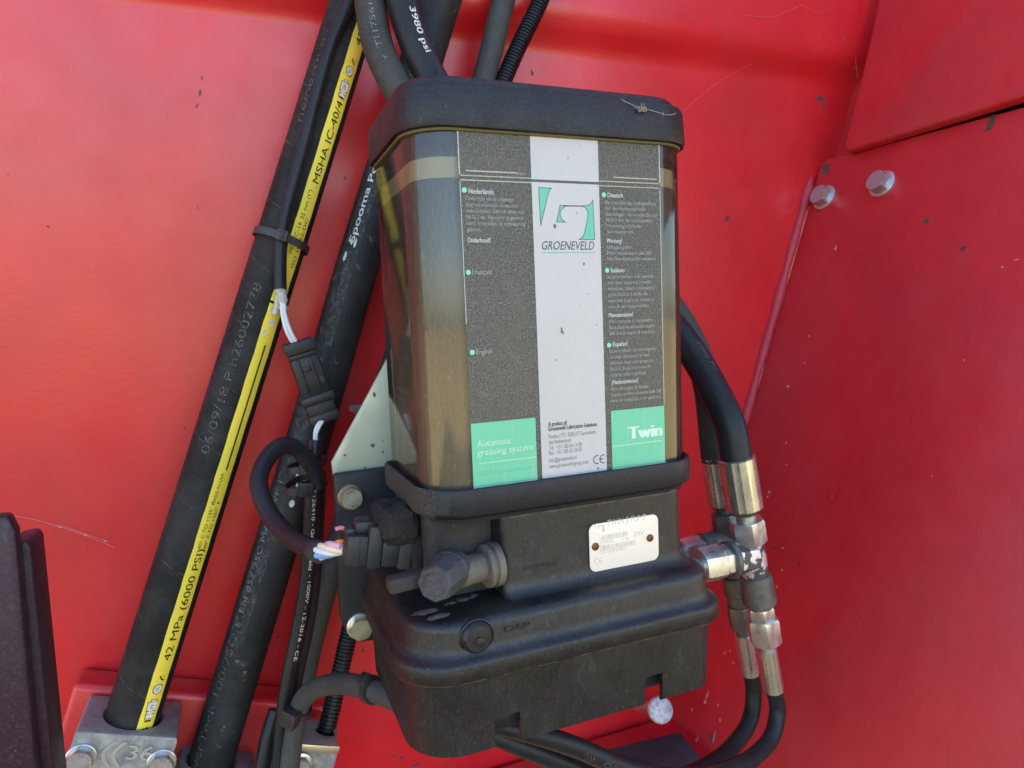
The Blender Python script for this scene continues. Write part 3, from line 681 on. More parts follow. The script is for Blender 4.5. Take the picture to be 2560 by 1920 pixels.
lblock([('La parte inferior del plato seguidor', 118), ('no debe sobrepasar el nivel', 98), ('máximo. Usar sólo grasa con', 110), ('NLGI-2. El uso incorrecto del', 102), ('material anula la garantía.', 90)], 1524, 882, 0.5, 14.9, 2.0, 0, M_lt)
ltext('¡Mantenimiento!', 1529, 961, 2.5, 66, M_ltb, 0.02)
lblock([('Filtro del acople de llenado', 94), ('Cambiar el filtro al menos cada 500', 126), ('horas de conducción o de operación', 124)], 1527, 977, 0.0, 14.6, 2.0, 0, M_lt)
ltext('Twin', 1572, 1098, 7.4, 82, M_gtxb, 0.09); lrect('rule_line', 24.9, 59.8, -75.9, -75.4, M_gtx, y=-0.0006)
ltext('Automatic', 1193, 1118, 3.6, 86, M_gtx, 0.02); ltext('greasing system', 1193, 1140, 3.6, 139, M_gtx, 0.02); lrect('rule_line', -58.6, -24.2, -76.4, -76.0, M_gtx, y=-0.0006)
ltext('NLGI-2-grease electric pump', 1195, 1190, 2.4, 136, M_gtxf, 0.0)
ltext('A product of:', 1371, 1066, 2.5, 47, M_lk, 0.02); ltext('Groeneveld Lubrication Solutions', 1371, 1078, 2.5, 121, M_lk, 0.02)
for i, (s, w_, dy) in enumerate((('Postbus 777, 4200 AT Gorinchem,', 119, 1097), ('the Netherlands', 55, 1111), ('Tel.  +31 183 64 14 00', 82, 1125), ('Fax  +31 183 62 34 05', 82, 1138), ('info@groeneveld.nl', 68, 1156), ('www.groeneveld-groep.com', 98, 1171))):
    ltext(s, 1372+i*0.3, dy, 2.4, w_, M_lkl)
# CE marks
def arc_poly(name, cx, cz, r, wd, a0, a1, mat, y, parent, n=14):
    V = []
    for i in range(n+1):
        a = rad(a0+(a1-a0)*i/n)
        for q in (r-wd/2, r+wd/2): V.append(Vector(((cx+q*math.cos(a))*mm, y, (cz+q*math.sin(a))*mm)))
    return make(name, V, [(2*i, 2*i+1, 2*i+3, 2*i+2) for i in range(n)], mat, parent, smooth=0)
def ce(px, py, r, wd, mat, parent, y):
    p = P(px, py, y); x, z = p.x*1000, p.z*1000
    arc_poly('certification_mark', x, z, r, wd, 70, 290, mat, y, parent); arc_poly('certification_mark', x+r*1.75, z, r, wd, 70, 290, mat, y, parent)
    box('certification_mark', (x+r*0.85)*mm, (x+r*1.75)*mm, y-0.00002, y+0.00002, (z-wd/2)*mm, (z+wd/2)*mm, mat, parent, bevel=0, smooth=0)
ce(1493, 1149, 2.4, 0.55, M_lk, lab, -0.0007)
# logo
def polyshape(name, pix, mat, y, parent, outline=None, ow=0.16):
    pts = [P(a, b, y) for a, b in pix]; n = len(pts)
    V = pts; F = [tuple(t) for t in tessellate_polygon([[Vector((p.x*1000, p.z*1000, 0)) for p in pts]])]
    o = make(name, V, F, mat, parent, smooth=0)
    if outline:
        Vv = []; Ff = []
        for i in range(n):
            a, b = pts[i], pts[(i+1) % n]; t = (b-a); 
            if t.length < 1e-7: continue
            t.normalize(); s_ = Vector((-t.z, 0, t.x))*ow*mm; k = len(Vv); off = Vector((0, -0.00006, 0)); e = t*ow*mm*0.6
            Vv += [a+s_+off-e, a-s_+off-e, b-s_+off+e, b+s_+off+e]; Ff.append((k, k+1, k+2, k+3))
        make('logo_outline', Vv, Ff, outline, parent, smooth=0)
    return o
zx = lambda q: [(1140+a/3.95, 300+b/3.95) for a, b in q]
polyshape('logo_shape', zx([(815, 667), (945, 672), (925, 690), (910, 730), (837, 1040)]), M_logo, -0.0006, lab, M_lk)
def bez(p0, p1, p2, n=8): return [((1-t)**2*p0[0]+2*t*(1-t)*p1[0]+t*t*p2[0], (1-t)**2*p0[1]+2*t*(1-t)*p1[1]+t*t*p2[1]) for t in [i/n for i in range(n+1)]]
polyshape('logo_shape', zx([(1028, 842), (1105, 845)]+bez((1105, 845), (1040, 860), (1028, 920))[1:]+bez((1028, 920), (1030, 985), (1085, 1008))[1:]+[(993, 1008)]), M_logo, -0.0006, lab, M_lk)
polyshape('logo_shape', zx([(1060, 845), (1262, 848)]+bez((1262, 848), (1340, 840), (1352, 790))[1:]+[(1370, 1182), (1212, 1178)]+bez((1212, 1178), (1260, 1170), (1275, 1090))[1:]+bez((1275, 1090), (1300, 980), (1305, 930))[1:]+bez((1305, 930), (1300, 860), (1240, 852))[1:]+[(1060, 849)]), M_logo, -0.0006, lab, M_lk)
ltext('GROENEVELD', 1355, 624, 4.7, 131, M_lk, 0.0, 0.28); lrect('rule_line', pz(1355, 630)[0], pz(1488, 630)[0], pz(1420, 631)[1]-0.2, pz(1420, 631)[1]+0.2, M_logo, y=-0.0006)
for (px, py, a, b) in ((1404, 826, 3, 8), (1408, 832, 2, 5), (1492, 812, 2, 2), (1495, 1171, 3, 3), (1420, 395, 2, 2), (1387, 565, 4, 6), (1460, 660, 3, 4), (1390, 900, 2, 2), (1470, 735, 2, 2)):
    p = P(px, py, -0.00066); n = 8
    make('label_stain', [p+Vector((math.cos(2*math.pi*i/n)*a/4*mm*random.uniform(.6, 1.2), 0, math.sin(2*math.pi*i/n)*b/4*mm*random.uniform(.6, 1.2))) for i in range(n)], [tuple(range(n))], M_lkl, lab, smooth=0)

# name plate
npl = prism('name_plate', [Vector((v.x, -0.0008, v.y)) for v in rrect(7.3*mm, 55.2*mm, -149.2*mm, -120.4*mm, 4.2*mm, 0, 6)], Vector((0, -0.0008, 0)), M_name, pump, bevel=0.0002)
NY = -0.00172
def ntext(s, px, py, h, wpx, mat=M_nameink, **k):
    p = P(px, py, NY); wd = P(px+wpx, py, NY).x-p.x
    return lettering(s, lambda u, v: Vector((p.x+u, NY, p.z+v)), h*mm, wd, mat, npl, **k)
nx = lambda a, b: (1440+a/9.217, 1260+b/9.217)
ntext('TWIN 3 PUMP', *nx(715, 508), 3.6, 98); ntext('24V', *nx(1335, 752), 3.0, 26); ntext('F134680', *nx(550, 925), 1.6, 32); ntext('S/N: 1603TD4962', *nx(555, 1165), 1.8, 64); ntext('V: 02', *nx(1040, 850), 1.5, 20)
for (a, b, w_) in ((545, 735, 640), (552, 975, 810)):
    p = P(*nx(a, b), NY); x = p.x; xe = P(*nx(a+w_, b), NY).x; bv = []; bf = []
    while x < xe:
        wd = random.choice((0.25, 0.25, 0.5, 0.8))*mm; k = len(bv)
        bv += [(x, NY, p.z), (x+wd, NY, p.z), (x+wd, NY, p.z-3.1*mm), (x, NY, p.z-3.1*mm)]; bf.append((k, k+1, k+2, k+3)); x += wd+random.choice((0.25, 0.4, 0.6))*mm
    make('barcode', bv, bf, M_nameink, npl, smooth=0)
polyshape('logo_shape', [nx(*q) for q in ((415, 468), (460, 460), (430, 600))], M_nameink, NY, npl)
polyshape('logo_shape', [nx(*q) for q in ((500, 505), (655, 485), (655, 630), (600, 635), (618, 515), (515, 525), (505, 570), (540, 575), (485, 580))], M_nameink, NY, npl)
ce(*nx(490, 1325), 1.9, 0.4, M_nameink, npl, NY)
for (a, b) in ((445, 980), (1702, 782)):
    p = P(*nx(a, b), -0.0016)
    lathe('screw', p, Vector((0, -1, 0)), [(0, 0.0024), (0.0006, 0.0023), (0.0011, 0.0016), (0.0013, 0.0004)], M_rust, npl, seg=18)

# moulded marks on the neck and body, breather plug
ntx = P(1310, 1428, -0.0012)
lettering('GROENEVELD', lambda u, v: Vector((ntx.x+u, -0.0011-0.0002, ntx.z+v)), 2.6*mm, 21*mm, M_pl, pump, shear=0.2, name='moulded_lettering')
lettering('DEP', lambda u, v: Vector((P(1262, 1580, -0.018).x+u, -0.0188, P(1262, 1580, -0.018).z+v)), 3.0*mm, 15*mm, M_pl, pump, name='moulded_lettering')
pc = P(1192, 1592, -0.0180)
plug = lathe('breather_plug', pc+Vector((0, 0.001, 0)), Vector((0, -1, 0)), [(0, 0.0098), (0.0012, 0.0098), (0.0016, 0.0092), (0.0013, 0.0088), (0.0028, 0.0082), (0.0042, 0.0068), (0.0047, 0.0030), (0.0046, 0.0001)], M_pl, pump, seg=36)
lathe('plug_tip', pc+Vector((0.0004, -0.0034, -0.0012)), Vector((0, -1, 0)), [(0, 0.0027), (0.0012, 0.0025), (0.0018, 0.0012), (0.0019, 0.0001)], M_cap, plug, seg=20)

def _caked():
    M = Mat('dust_caked_plastic'); sx = M.t.nodes.new('ShaderNodeSeparateXYZ'); M.l(M.tc.outputs['Object'], sx.inputs[0])
    mr = M.t.nodes.new('ShaderNodeMapRange'); M.l(sx.outputs[0], mr.inputs[0]); mr.inputs[1].default_value = -0.078; mr.inputs[2].default_value = -0.0905; mr.inputs[3].default_value = 0.0; mr.inputs[4].default_value = 1.0
    ad = M.t.nodes.new('ShaderNodeMath'); ad.operation = 'MULTIPLY_ADD'; M.l(M.noise(60, 5, 0.7), ad.inputs[0]); ad.inputs[1].default_value = 1.2; M.l(mr.outputs[0], ad.inputs[2])
    k = M.ramp(ad.outputs[0], [(0.86, 0.0), (1.0, 1.0)]); gr = M.ramp(M.noise(900, 3, 0.8), [(0.35, (0.012, 0.011, 0.01, 1)), (0.7, (0.11, 0.095, 0.08, 1))])
    fine = M.ramp(M.noise(1300, 2, 0.7, (1, 1, 0.35)), [(0.52, (0.011, 0.011, 0.014, 1)), (0.85, (0.04, 0.04, 0.045, 1))])
    M.set(Base_Color=M.mix(k, fine, gr), Roughness=M.ramp(k, [(0, 0.5), (1, 0.95)]), Specular_IOR_Level=0.34)
    mu = M.t.nodes.new('ShaderNodeMath'); mu.operation = 'MULTIPLY'; M.l(k, mu.inputs[0]); M.l(M.noise(700, 3, 0.8), mu.inputs[1])
    M.bump(M.noise(1000, 2), 0.2, 0.0004); M.bump(mu.outputs[0], 0.8, 0.002); return M.m
for o in pump.children:
    if o.name.startswith('collar'): o.data.materials[0] = _caked()
M_fit = plastic('grimy_fitting', (0.05, 0.044, 0.04, 1), 0.6, 0.85, (0.21, 0.175, 0.125, 1), 500)
M_fitcap = plastic('cap_plastic', (0.035, 0.034, 0.04, 1), 0.55, 0.4, (0.11, 0.10, 0.095, 1), 500)
# grease filler coupling in the recess
fc = PX(1213, 1415, -0.050); fc = P(1205, 1415, 0.008)
ax = Vector((-1, -0.06, -0.02)).normalized()
f0 = Vector((-0.0470, fc.y, fc.z))
fil = lathe('filler_collar', f0, ax, [(0, 0.0125), (0.004, 0.0128), (0.0045, 0.0115), (0.0055, 0.0113), (0.006, 0.0125), (0.0085, 0.0122), (0.0095, 0.0095)], M_fit, pump, seg=32)
lathe('filler_body', f0, ax, [(0.009, 0.0085), (0.016, 0.0082), (0.021, 0.0088), (0.030, 0.0088), (0.033, 0.007)], M_fit, pump, seg=28)
b0 = P(1140, 1413, 0.006); bx = (P(1081, 1466, -0.019)-b0).normalized()
capf = lathe('filler_dust_cap', b0, bx, [(0.0, 0.0088), (0.008, 0.0092), (0.0085, 0.0108), (0.0105, 0.0110), (0.0115, 0.0102)], M_fitcap, pump, seg=28)
a_, n_, b_ = basis(bx)
def facet_cap():
    loops = []; seg = 16
    for (t, r, fct) in ((0.0112, 0.0108, 0.0), (0.013, 0.0108, 1), (0.0285, 0.0099, 1), (0.0300, 0.0090, 0.8), (0.0301, 0.0064, 0.0), (0.0294, 0.0060, 0)):
        loops.append([b0+a_*t+(n_*math.cos(2*math.pi*i/seg)+b_*math.sin(2*math.pi*i/seg))*r*(1-0.075*fct*(i % 2)) for i in range(seg)])
    return loft(loops)
V, F = facet_cap(); make('cap_grip', V, F, M_fitcap, capf, smooth=20)
tb = f0+ax*0.033
fbox('filler_tab', P(1018, 1452, -0.002), Vector((1, 0.1, 0.02)).normalized(), Vector((0, 1, 0)), Vector((0, 0, 1)), 0.022, 0.010, 0.0085, M_dusty, pump, bevel=0.0022)
# dried grease on the shoulder
def blob(name, c, sx, sy, sz, mat, parent, seed=0, seg=14):
    rnd = random.Random(seed); V = [c+Vector((0, 0, sz))]; F = []
    for k, (q, h) in enumerate(((0.35, 0.85), (0.7, 0.55), (1.0, 0.0))):
        for i in range(seg):
            a = 2*math.pi*i/seg; j = rnd.uniform(0.72, 1.2)
            V.append(c+Vector((math.cos(a)*sx*q*j, math.sin(a)*sy*q*j, sz*h*rnd.uniform(0.6, 1.3)-0.0004)))
    for i in range(seg): F.append((0, 1+i, 1+(i+1) % seg))
    for k in range(2):
        for i in range(seg): F.append((1+k*seg+i, 1+(k+1)*seg+i, 1+(k+1)*seg+(i+1) % seg, 1+k*seg+(i+1) % seg))
    return make(name, V, F, mat, parent, smooth=70)
M_mud = plastic('dried_grease', (0.06, 0.055, 0.055, 1), 0.8, 0.5, (0.12, 0.108, 0.10, 1), 700)
for i, (px, py, sx, sy) in enumerate(((1160, 1500, 0.010, 0.006), (1128, 1510, 0.008, 0.005), (1075, 1528, 0.009, 0.0045), (1098, 1540, 0.008, 0.003), (1185, 1490, 0.006, 0.005))):
    blob('dried_grease', PZ(px, py, -0.1552), sx, sy, 0.0014, M_mud, pump, i)

# electrical plug on the pump's left side, foam wrap
cz = P(900, 1350, 0.045)
cax = Vector((1, 0.02, 0.03)).normalized(); cay = Vector((0, 1, 0)); caz = cax.cross(cay)
plugc = empty('pump_connector', P(940, 1400, 0.045), 'black multi-pin plug with coloured wires pushed into the pump side', 'connector')
def cbox(name, px0, px1, py0, py1, dep, mat, parent, bevel=0.0015, Y=0.045, **k):
    a = P(px0, (py0+py1)/2, Y); b = P(px1, (py0+py1)/2, Y); h = (P(px0, py0, Y)-P(px0, py1, Y)).length
    c = (a+b)/2; x_ = (b-a).normalized(); y_ = Vector((0, 1, 0)); z_ = x_.cross(y_)
    return fbox(name, c, x_, y_, z_, (b-a).length, dep, h, mat, parent, bevel=bevel, **k)
hb = cbox('plug_body', 858, 912, 1327, 1402, 0.024, M_conn, plugc); cbox('plug_ridge', 886, 890, 1325, 1404, 0.0252, M_conn, hb, 0.0006)
cbox('plug_latch', 882, 942, 1296, 1330, 0.014, M_conn, plugc, 0.003); cbox('plug_latch', 858, 886, 1314, 1336, 0.012, M_conn, plugc, 0.002)
cbox('plug_collar', 910, 945, 1303, 1406, 0.027, M_conn, plugc); cbox('plug_shroud', 944, 986, 1330, 1402, 0.025, M_conn, plugc)
cbox('plug_shroud', 984, 1018, 1338, 1408, 0.027, M_dusty, plugc, 0.002)
from mathutils import noise as mnoise
def lump(name, px0, px1, py0, py1, dep, mat, parent, Y=0.045, e=0.5, amp=0.0022):
    a = P(px0, (py0+py1)/2, Y); b = P(px1, (py0+py1)/2, Y); h = (P(px0, py0, Y)-P(px0, py1, Y)).length; c = (a+b)/2; L = (b-a).length
    sg = lambda v: math.copysign(abs(v)**e, v); nu, nv = 40, 22; V = []; F = []
    for i in range(nv+1):
        ph = -math.pi/2+math.pi*i/nv
        for j in range(nu):
            th = 2*math.pi*j/nu; d = Vector((sg(math.cos(ph))*sg(math.cos(th))*L/2, sg(math.cos(ph))*sg(math.sin(th))*dep/2, sg(math.sin(ph))*h/2))
            nn = mnoise.noise((c+d)*260)*amp*1.2+mnoise.noise((c+d)*900)*amp*0.6; V.append(c+d+d.normalized()*nn)
    for i in range(nv):
        for j in range(nu): F.append((i*nu+j, i*nu+(j+1) % nu, (i+1)*nu+(j+1) % nu, (i+1)*nu+j))
    return make(name, V, F, mat, parent, smooth=60)
lump('foam_wrap', 936, 1036, 1254, 1348, 0.036, M_foam, plugc)
lump('foam_wrap', 1012, 1056, 1316, 1440, 0.032, M_foam, plugc, e=0.5)

# ------------------------------------------------------------------ bracket behind the pump
BY = 0.128
brk = empty('mounting_plate', P(850, 1565, BY), 'black steel mounting plate beside the pump held by two hex bolts', 'plate')
poly = [P(834, 1186, BY), P(970, 1168, BY), P(1100, 1150, BY), P(1100, 1560, BY), P(960, 1600, BY), P(905, 1606, BY), P(868, 1585, BY), P(850, 1545, BY)]
prism('plate_body', poly, Vector((0, 0.007, 0)), M_plate, brk, bevel=0.002, bseg=3)
bolt(brk, P(876, 1242, BY), Vector((0, -1, 0)), 0.0080, 0.0058, M_zincy, 1.12, 0.0018, wmat=M_rustw, txt=(('BMC', 120), ('88', -60)), rot=0.1)
bolt(brk, P(900, 1564, BY), Vector((0, -1, 0)), 0.0082, 0.0062, M_zincy, 1.16, 0.0022, rot=0.5)
GY = BY+0.0082
gal = prism('galvanised_bracket', [P(1010, 815, GY), P(966, 902, GY), P(829, 1156, GY), P(834, 1195, GY), P(1100, 1195, GY), P(1100, 815, GY)], Vector((0, 0.004, 0)), M_galv, None, bevel=0.0008)
tag(gal, 'pale greenish galvanised bracket with slanted edge, left of the reservoir', 'bracket')
fl = box('bracket_flange', -0.085, 0.02, GY+0.0045, WY-0.001, -0.075, -0.070, M_galv, gal)
for i, (px, py, a, b) in enumerate(((936, 987, 8, 12), (932, 1114, 13, 8), (862, 1138, 7, 5), (958, 1130, 6, 5), (912, 1168, 5, 5), (957, 1103, 4, 4))):
    q = P(px, py, GY-0.0002); n = 9
    make('dark_spot', [q+Vector((math.cos(2*math.pi*j/n)*a/6*mm*random.uniform(.6, 1.2), 0, math.sin(2*math.pi*j/n)*b/6*mm*random.uniform(.6, 1.2))) for j in range(n)], [tuple(range(n))], M_chip, gal, smooth=0)

# ------------------------------------------------------------------ hoses
def hose(name, label, cat, pts, r, mat, group=None, seg=24, rf=None, step=None, n=14):
    path = Path(pts, n); e = empty(name, path.S[0], label, cat, group)
    tube('hose_body', path, r, mat, e, seg=seg, rf=rf, step=step); return e, path
YA = 0.226; RA = 0.0193
hA, pA = hose('hydraulic_hose', 'thick black hose with yellow printed stripe clamped at lower left', 'hose', [P(264, 2010, YA), P(332, 1790, YA), P(459, 1384, YA), P(582, 990, YA), P(703, 604, YA), P(828, 200, YA), P(893, -10, YA), P(930, -130, YA)], RA, M_hoseA, seg=40)
D = rad
sA, sB = D(14), D(51)
uu = lambda x, y: pA.u_px(x, y)
# the yellow stripe runs in two lengths
st1 = strip('yellow_stripe', pA, RA+0.00025, uu(330, 1800), uu(660, 815-60)-0.004+0.0, sA, sB, M_yel, hA, 8, wob=0.008)
st2 = strip('yellow_stripe', pA, RA+0.00025, uu(683, 735)-0.002, uu(905, 30), sA, sB, M_yel, hA, 8, wob=0.008)
st1.data; RL = RA+0.0005
pm = (sA+sB)/2
strip('stripe_line', pA, RL, uu(545, 1155), uu(645, 860), pm-D(0.5), pm+D(3.5), M_ink, st1, 1)
def ta(s, px, py, h, wpx, mat=M_ink, dv=0.0, parent=st1, bold=0.0, phi=None):
    L = wpx*0.000345/0.954
    ph = (pm if phi is None else phi)
    return hose_text(pA, s, px, py, ph+h*mm*0.5/RL+dv, h*mm, L, mat, parent, RL, bold)
ta('41', 338, 1808, 5.2, 34); ta('42 MPa (6000 PSI)', 420, 1640, 5.4, 240, bold=0.004)
ta('-40° C TO +125° C', 492, 1366, 2.6, 108, dv=-0.10); ta('-40° F TO +257° F', 492, 1366, 2.6, 108, dv=0.13)
ta('MADE IN USA', 540, 1240, 2.6, 68, dv=-0.08)
ta('42 MPa', 862, 128, 5.4, 100, parent=st2, bold=0.004); ta('MSHA IC-40/41', 776, 468, 5.6, 196, parent=st2, bold=0.004)
ta('25 mm (1")', 752, 552, 3.0, 66, parent=st2, dv=-0.1); ta('797 TC-16', 706, 648, 3.0, 72, parent=st2, dv=-0.12); ta('ISO 18752-DC', 706, 660, 3.0, 110, parent=st2, dv=0.14); ta('XTRACORE', 672, 772, 3.0, 70, parent=st2, dv=-0.04)
ta('06/09/18 P h26002778', 452, 1090, 6.5, 372, M_faint, parent=hA, phi=D(-22)); ta('06/09/18 P', 700, 310, 6.5, 190, M_faint, parent=hA, phi=D(-40))
# pictograms on the stripe
M_pict = flat('pictogram_white', (0.78, 0.76, 0.68, 1), 0.6)
def pict(u0, parent):
    def mp(x, y, o=0): return pA.pt(u0+x*mm, pm-y*mm/RL, RL+o)
    def shp(pts, mat, o): make('pictogram', [mp(x, y, o) for x, y in pts], [tuple(range(len(pts)))], mat, parent, smooth=0)
    grow = lambda pts, g: [(x+(g if x > sum(p[0] for p in pts)/len(pts) else -g), y+(g if y > sum(p[1] for p in pts)/len(pts) else -g)) for x, y in pts]
    for pts in ([(0, -2.6), (3, -2.9), (3, 2.9), (0, 2.6)], [(3.6, -2.9), (5.4, -2.9), (5.4, 2.9), (3.6, 2.9)], [(6, -3.4), (12.5, -3.6), (12.5, 3.6), (6, 3.4)], [(13, -1.9), (14.3, -1.9), (14.3, 1.9), (13, 1.9)], [(20.5, -2.6), (23, -3.1), (25, -2.4), (26, 0), (25, 2.4), (23, 3.1), (20.5, 2.6), (18.5, 0)]):
        shp(grow(pts, 0.5), M_ink, 0.0); shp(pts, M_pict, 0.0001)
    for s, x in (('77', 7.2), ('TC', 20.6)):
        lettering(s, lambda u, v, x=x: mp(x*1.0+u/mm, v/mm-1.1, 0.0002), 2.2*mm, 3.6*mm, M_ink, parent, bold=0.01)
    lettering('1', lambda u, v: mp(28.5+u/mm, 1.6+v/mm, 0.0001), 1.8*mm, None, M_ink, parent); lettering('2', lambda u, v: mp(31.5+u/mm, -3.2+v/mm, 0.0001), 1.8*mm, None, M_ink, parent)
    arcp = []
    for i in range(7):
        a = rad(100+70*i/6); arcp.append((33.5+5*math.cos(a), -3.6+5*math.sin(a)))
    for i in range(7):
        a = rad(170-70*i/6); arcp.append((33.5+3.9*math.cos(a), -3.6+3.9*math.sin(a)))
    make('pictogram', [mp(x, y) for x, y in arcp], [(i, i+1, 12-i, 13-i) for i in range(6)], M_ink, parent, smooth=0)
pict(uu(354, 1762), st1); pict(uu(828, 258)+0.001, st2)
for (px, py, ph) in ((655, 820, 0.42), (660, 806, 0.5), (664, 793, 0.62), (668, 782, 0.5), (657, 812, 0.56), (672, 766, 0.4)):
    u0 = uu(px, py); n = 9
    make('white_print_patch', [pA.pt(u0+math.cos(2*math.pi*i/n)*0.003*random.uniform(.5, 1.1), ph+math.sin(2*math.pi*i/n)*0.11*random.uniform(.5, 1.1), RL) for i in range(n)], [tuple(range(n))], M_white, hA, smooth=0)

YB = 0.236; RB = 0.0178
hB, pB = hose('hydraulic_hose', 'thick scuffed black hose with white lettering, second from the left', 'hose', [P(470, 2080, YB), P(521, 1920, YB), P(640, 1530, YB), P(708, 1304, YB), P(792, 1025, YB), P(896, 658, YB), P(1056, 145, YB), P(1100, 0, YB), P(1140, -130, YB)], RB, M_hoseB, seg=36)
RBL = RB+0.0003
def tb_(s, px, py, h, wpx, mat, phi, bold=0.0, parent=None): return hose_text(pB, s, px, py, D(phi), h*mm, wpx*0.000347/0.957, mat, parent or hB, RBL, bold)
tb_('Spooma PowerTech', 872, 600, 5.2, 330, M_white, -34, 0.03)
tb_('PowerTech 100/2SC', 508, 1962, 7.0, 352, M_faint, -34); tb_('1" EN 857 2SC MAX WP 1', 624, 1552, 5.0, 330, M_mid, -38)
for q in ((857, 627, -40, 0.002, 0.05), (857, 640, -48, 0.004, 0.08), (862, 628, -30, 0.004, 0.05), (700, 1188, 4, 0.0058, 0.3), (686, 1236, 0, 0.003, 0.12)):
    u0 = pB.u_px(q[0]+24, q[1]); n = 20
    make('white_print_patch', [pB.pt(u0+math.cos(2*math.pi*i/n)*q[3]*(1.12 if i % 2 else 0.86), D(q[2])+math.sin(2*math.pi*i/n)*q[4]*(1.12 if i % 2 else 0.86), RBL) for i in range(n)], [tuple(range(n))], M_white, hB, smooth=0)
strip('wear_band', pB, RB+0.00012, 0.15, pB.len-0.1, D(-62), D(-16), flat('worn_grey_rubber', (0.075, 0.077, 0.075, 1), 0.6, 0.75, 300, 0.45), hB, 5)

YC = 0.248
hC, pC = hose('grey_hose', 'slim grey-green hose running behind the pump, left of the ribbed conduit', 'hose', [P(1300, -130, YC), P(1259, 0, YC), P(1212, 188, YC), P(1020, 790, YC), P(812, 1473, YC), P(766, 1655, YC), P(738, 1790, YC), P(700, 1990, YC)], 0.0105, M_hoseC)
def ribs(u): return 1.0 if (u*1000/3.1) % 1.0 < 0.6 else 0.86
hCo, pCo = hose('corrugated_conduit', 'black ribbed cable conduit passing behind the pump', 'conduit', [P(1400, -120, 0.245), P(1352, 0, 0.245), P(1262, 195, 0.245), P(1060, 800, 0.245), P(869, 1600, 0.238), P(814, 1835, 0.222), P(796, 1900, 0.216)], 0.0078, M_cond, seg=18, rf=ribs, step=0.00062)

RD = 0.0117
hD, pD = hose('hydraulic_hose', 'dusty grey-brown hose curving behind the lid, left of its black twin', 'hose', [P(915, -110, 0.183), P(925, 0, 0.183), P(943, 108, 0.178), P(973, 182, 0.17), P(1020, 262, 0.165), P(1130, 390, 0.165), P(1330, 520, 0.165), P(1560, 650, 0.16), P(1680, 772, 0.145), P(1735, 868, 0.125), P(1768, 960, 0.108), P(1781, 1060, 0.1), P(1789, 1152, 0.1)], RD, M_hoseD)
hose_text(Path(list(reversed(pD.S[::6]))), 'v  T1175614', 968, 176, D(-4), 4.2*mm, 0.055, M_mid, hD, RD+0.0003)
hE, pE = hose('hydraulic_hose', 'clean black hose printed 3980 psi curving behind the reservoir', 'hose', [P(985, -110, 0.172), P(1003, 0, 0.17), P(1037, 108, 0.165), P(1071, 181, 0.16), P(1125, 270, 0.15), P(1250, 420, 0.14), P(1450, 610, 0.135), P(1610, 740, 0.13), P(1690, 825, 0.118), P(1745, 905, 0.098), P(1790, 985, 0.078), P(1826, 1065, 0.064), P(1842, 1152, 0.06)], RD, M_hoseE)
hose_text(pE, '3980 psi', 1018, 42, D(-2), 5.0*mm, 0.036, M_white, hE, RD+0.0003, 0.03)
hose_text(pE, '3980 Psi', 1722, 878, D(6), 4.4*mm, 0.030, M_faint, hE, RD+0.0003, 0.03)

# ------------------------------------------------------------------ fittings at the right
def fitting(name, label, p0px, p1px, Y, elems, side):
    a = P(*p0px, Y); b = P(*p1px, Y); axis = (b-a); Lt = axis.length; axis.normalize(); s = Lt/(p1px[1]-p0px[1])
    e = empty(name, a, label, 'fitting', 'pipe fittings at the right of the pump')
    for (kind, nm, y0, y1, r0, r1, mat) in elems:
        t0 = (y0-p0px[1])*s; t1 = (y1-p0px[1])*s; r0 *= s; r1 *= s
        if kind == 'c':
            c = min((t1-t0)*0.25, r0*0.12); lathe(nm, a, axis, [(t0, r0-c), (t0+c, r0), (t1-c, r1), (t1, r1-c)], mat, e, seg=32)
        elif kind == 'f':                      # crimped ferrule with flats
            seg = 32; aa, nn_, bb_ = basis(axis); loops = []
            for (t, k_) in ((t0, 0.9), (t0+0.0006, 1), (t1-0.0006, 1), (t1, 0.92)):
                rr = r0+(r1-r0)*(t-t0)/(t1-t0)
                loops.append([a+aa*t+(nn_*math.cos(2*math.pi*i/seg)+bb_*math.sin(2*math.pi*i/seg))*rr*k_*(0.955 if i % 4 == 0 else 1.0) for i in range(seg)])
            V, F = loft(loops); make(nm, V, F, mat, e, smooth=24)
        else: hexa(nm, a, axis, t0, t1, r0, mat, e, rot=r1/s if kind == 'h' else 0.3)
    return e, a, axis, s
fe, fa, fax, fs = fitting('tee_fitting', 'front tee fitting with peeling grey coat and bright lower nut', (1841, 1145), (1935, 1730), 0.06, [
    ('f', 'ferrule', 1143, 1264, 41, 42, M_ferr), ('c', 'crimp_ring', 1262, 1276, 37, 33, M_dark), ('c', 'hose_nipple', 1274, 1298, 22, 22, M_zincy), ('h', 'swivel_nut', 1292, 1346, 40, 0.42, M_nut), ('c', 'neck', 1342, 1380, 25, 25, M_peel),
    ('c', 'tee_body', 1360, 1432, 31, 30, M_peel), ('c', 'coupling_nut', 1428, 1500, 36, 39, M_dark), ('c', 'stub', 1497, 1514, 18, 18, M_zinc), ('h', 'hex_collar', 1508, 1538, 31, 0.5, M_zinc), ('h', 'hose_nut', 1537, 1598, 38, 0.5, M_zinc), ('c', 'hose_stub', 1594, 1620, 19, 19, M_zinc), ('c', 'seal_ring', 1612, 1618, 21, 21, M_zinc), ('f', 'hose_ferrule', 1616, 1726, 22, 23, M_ferr)], None)
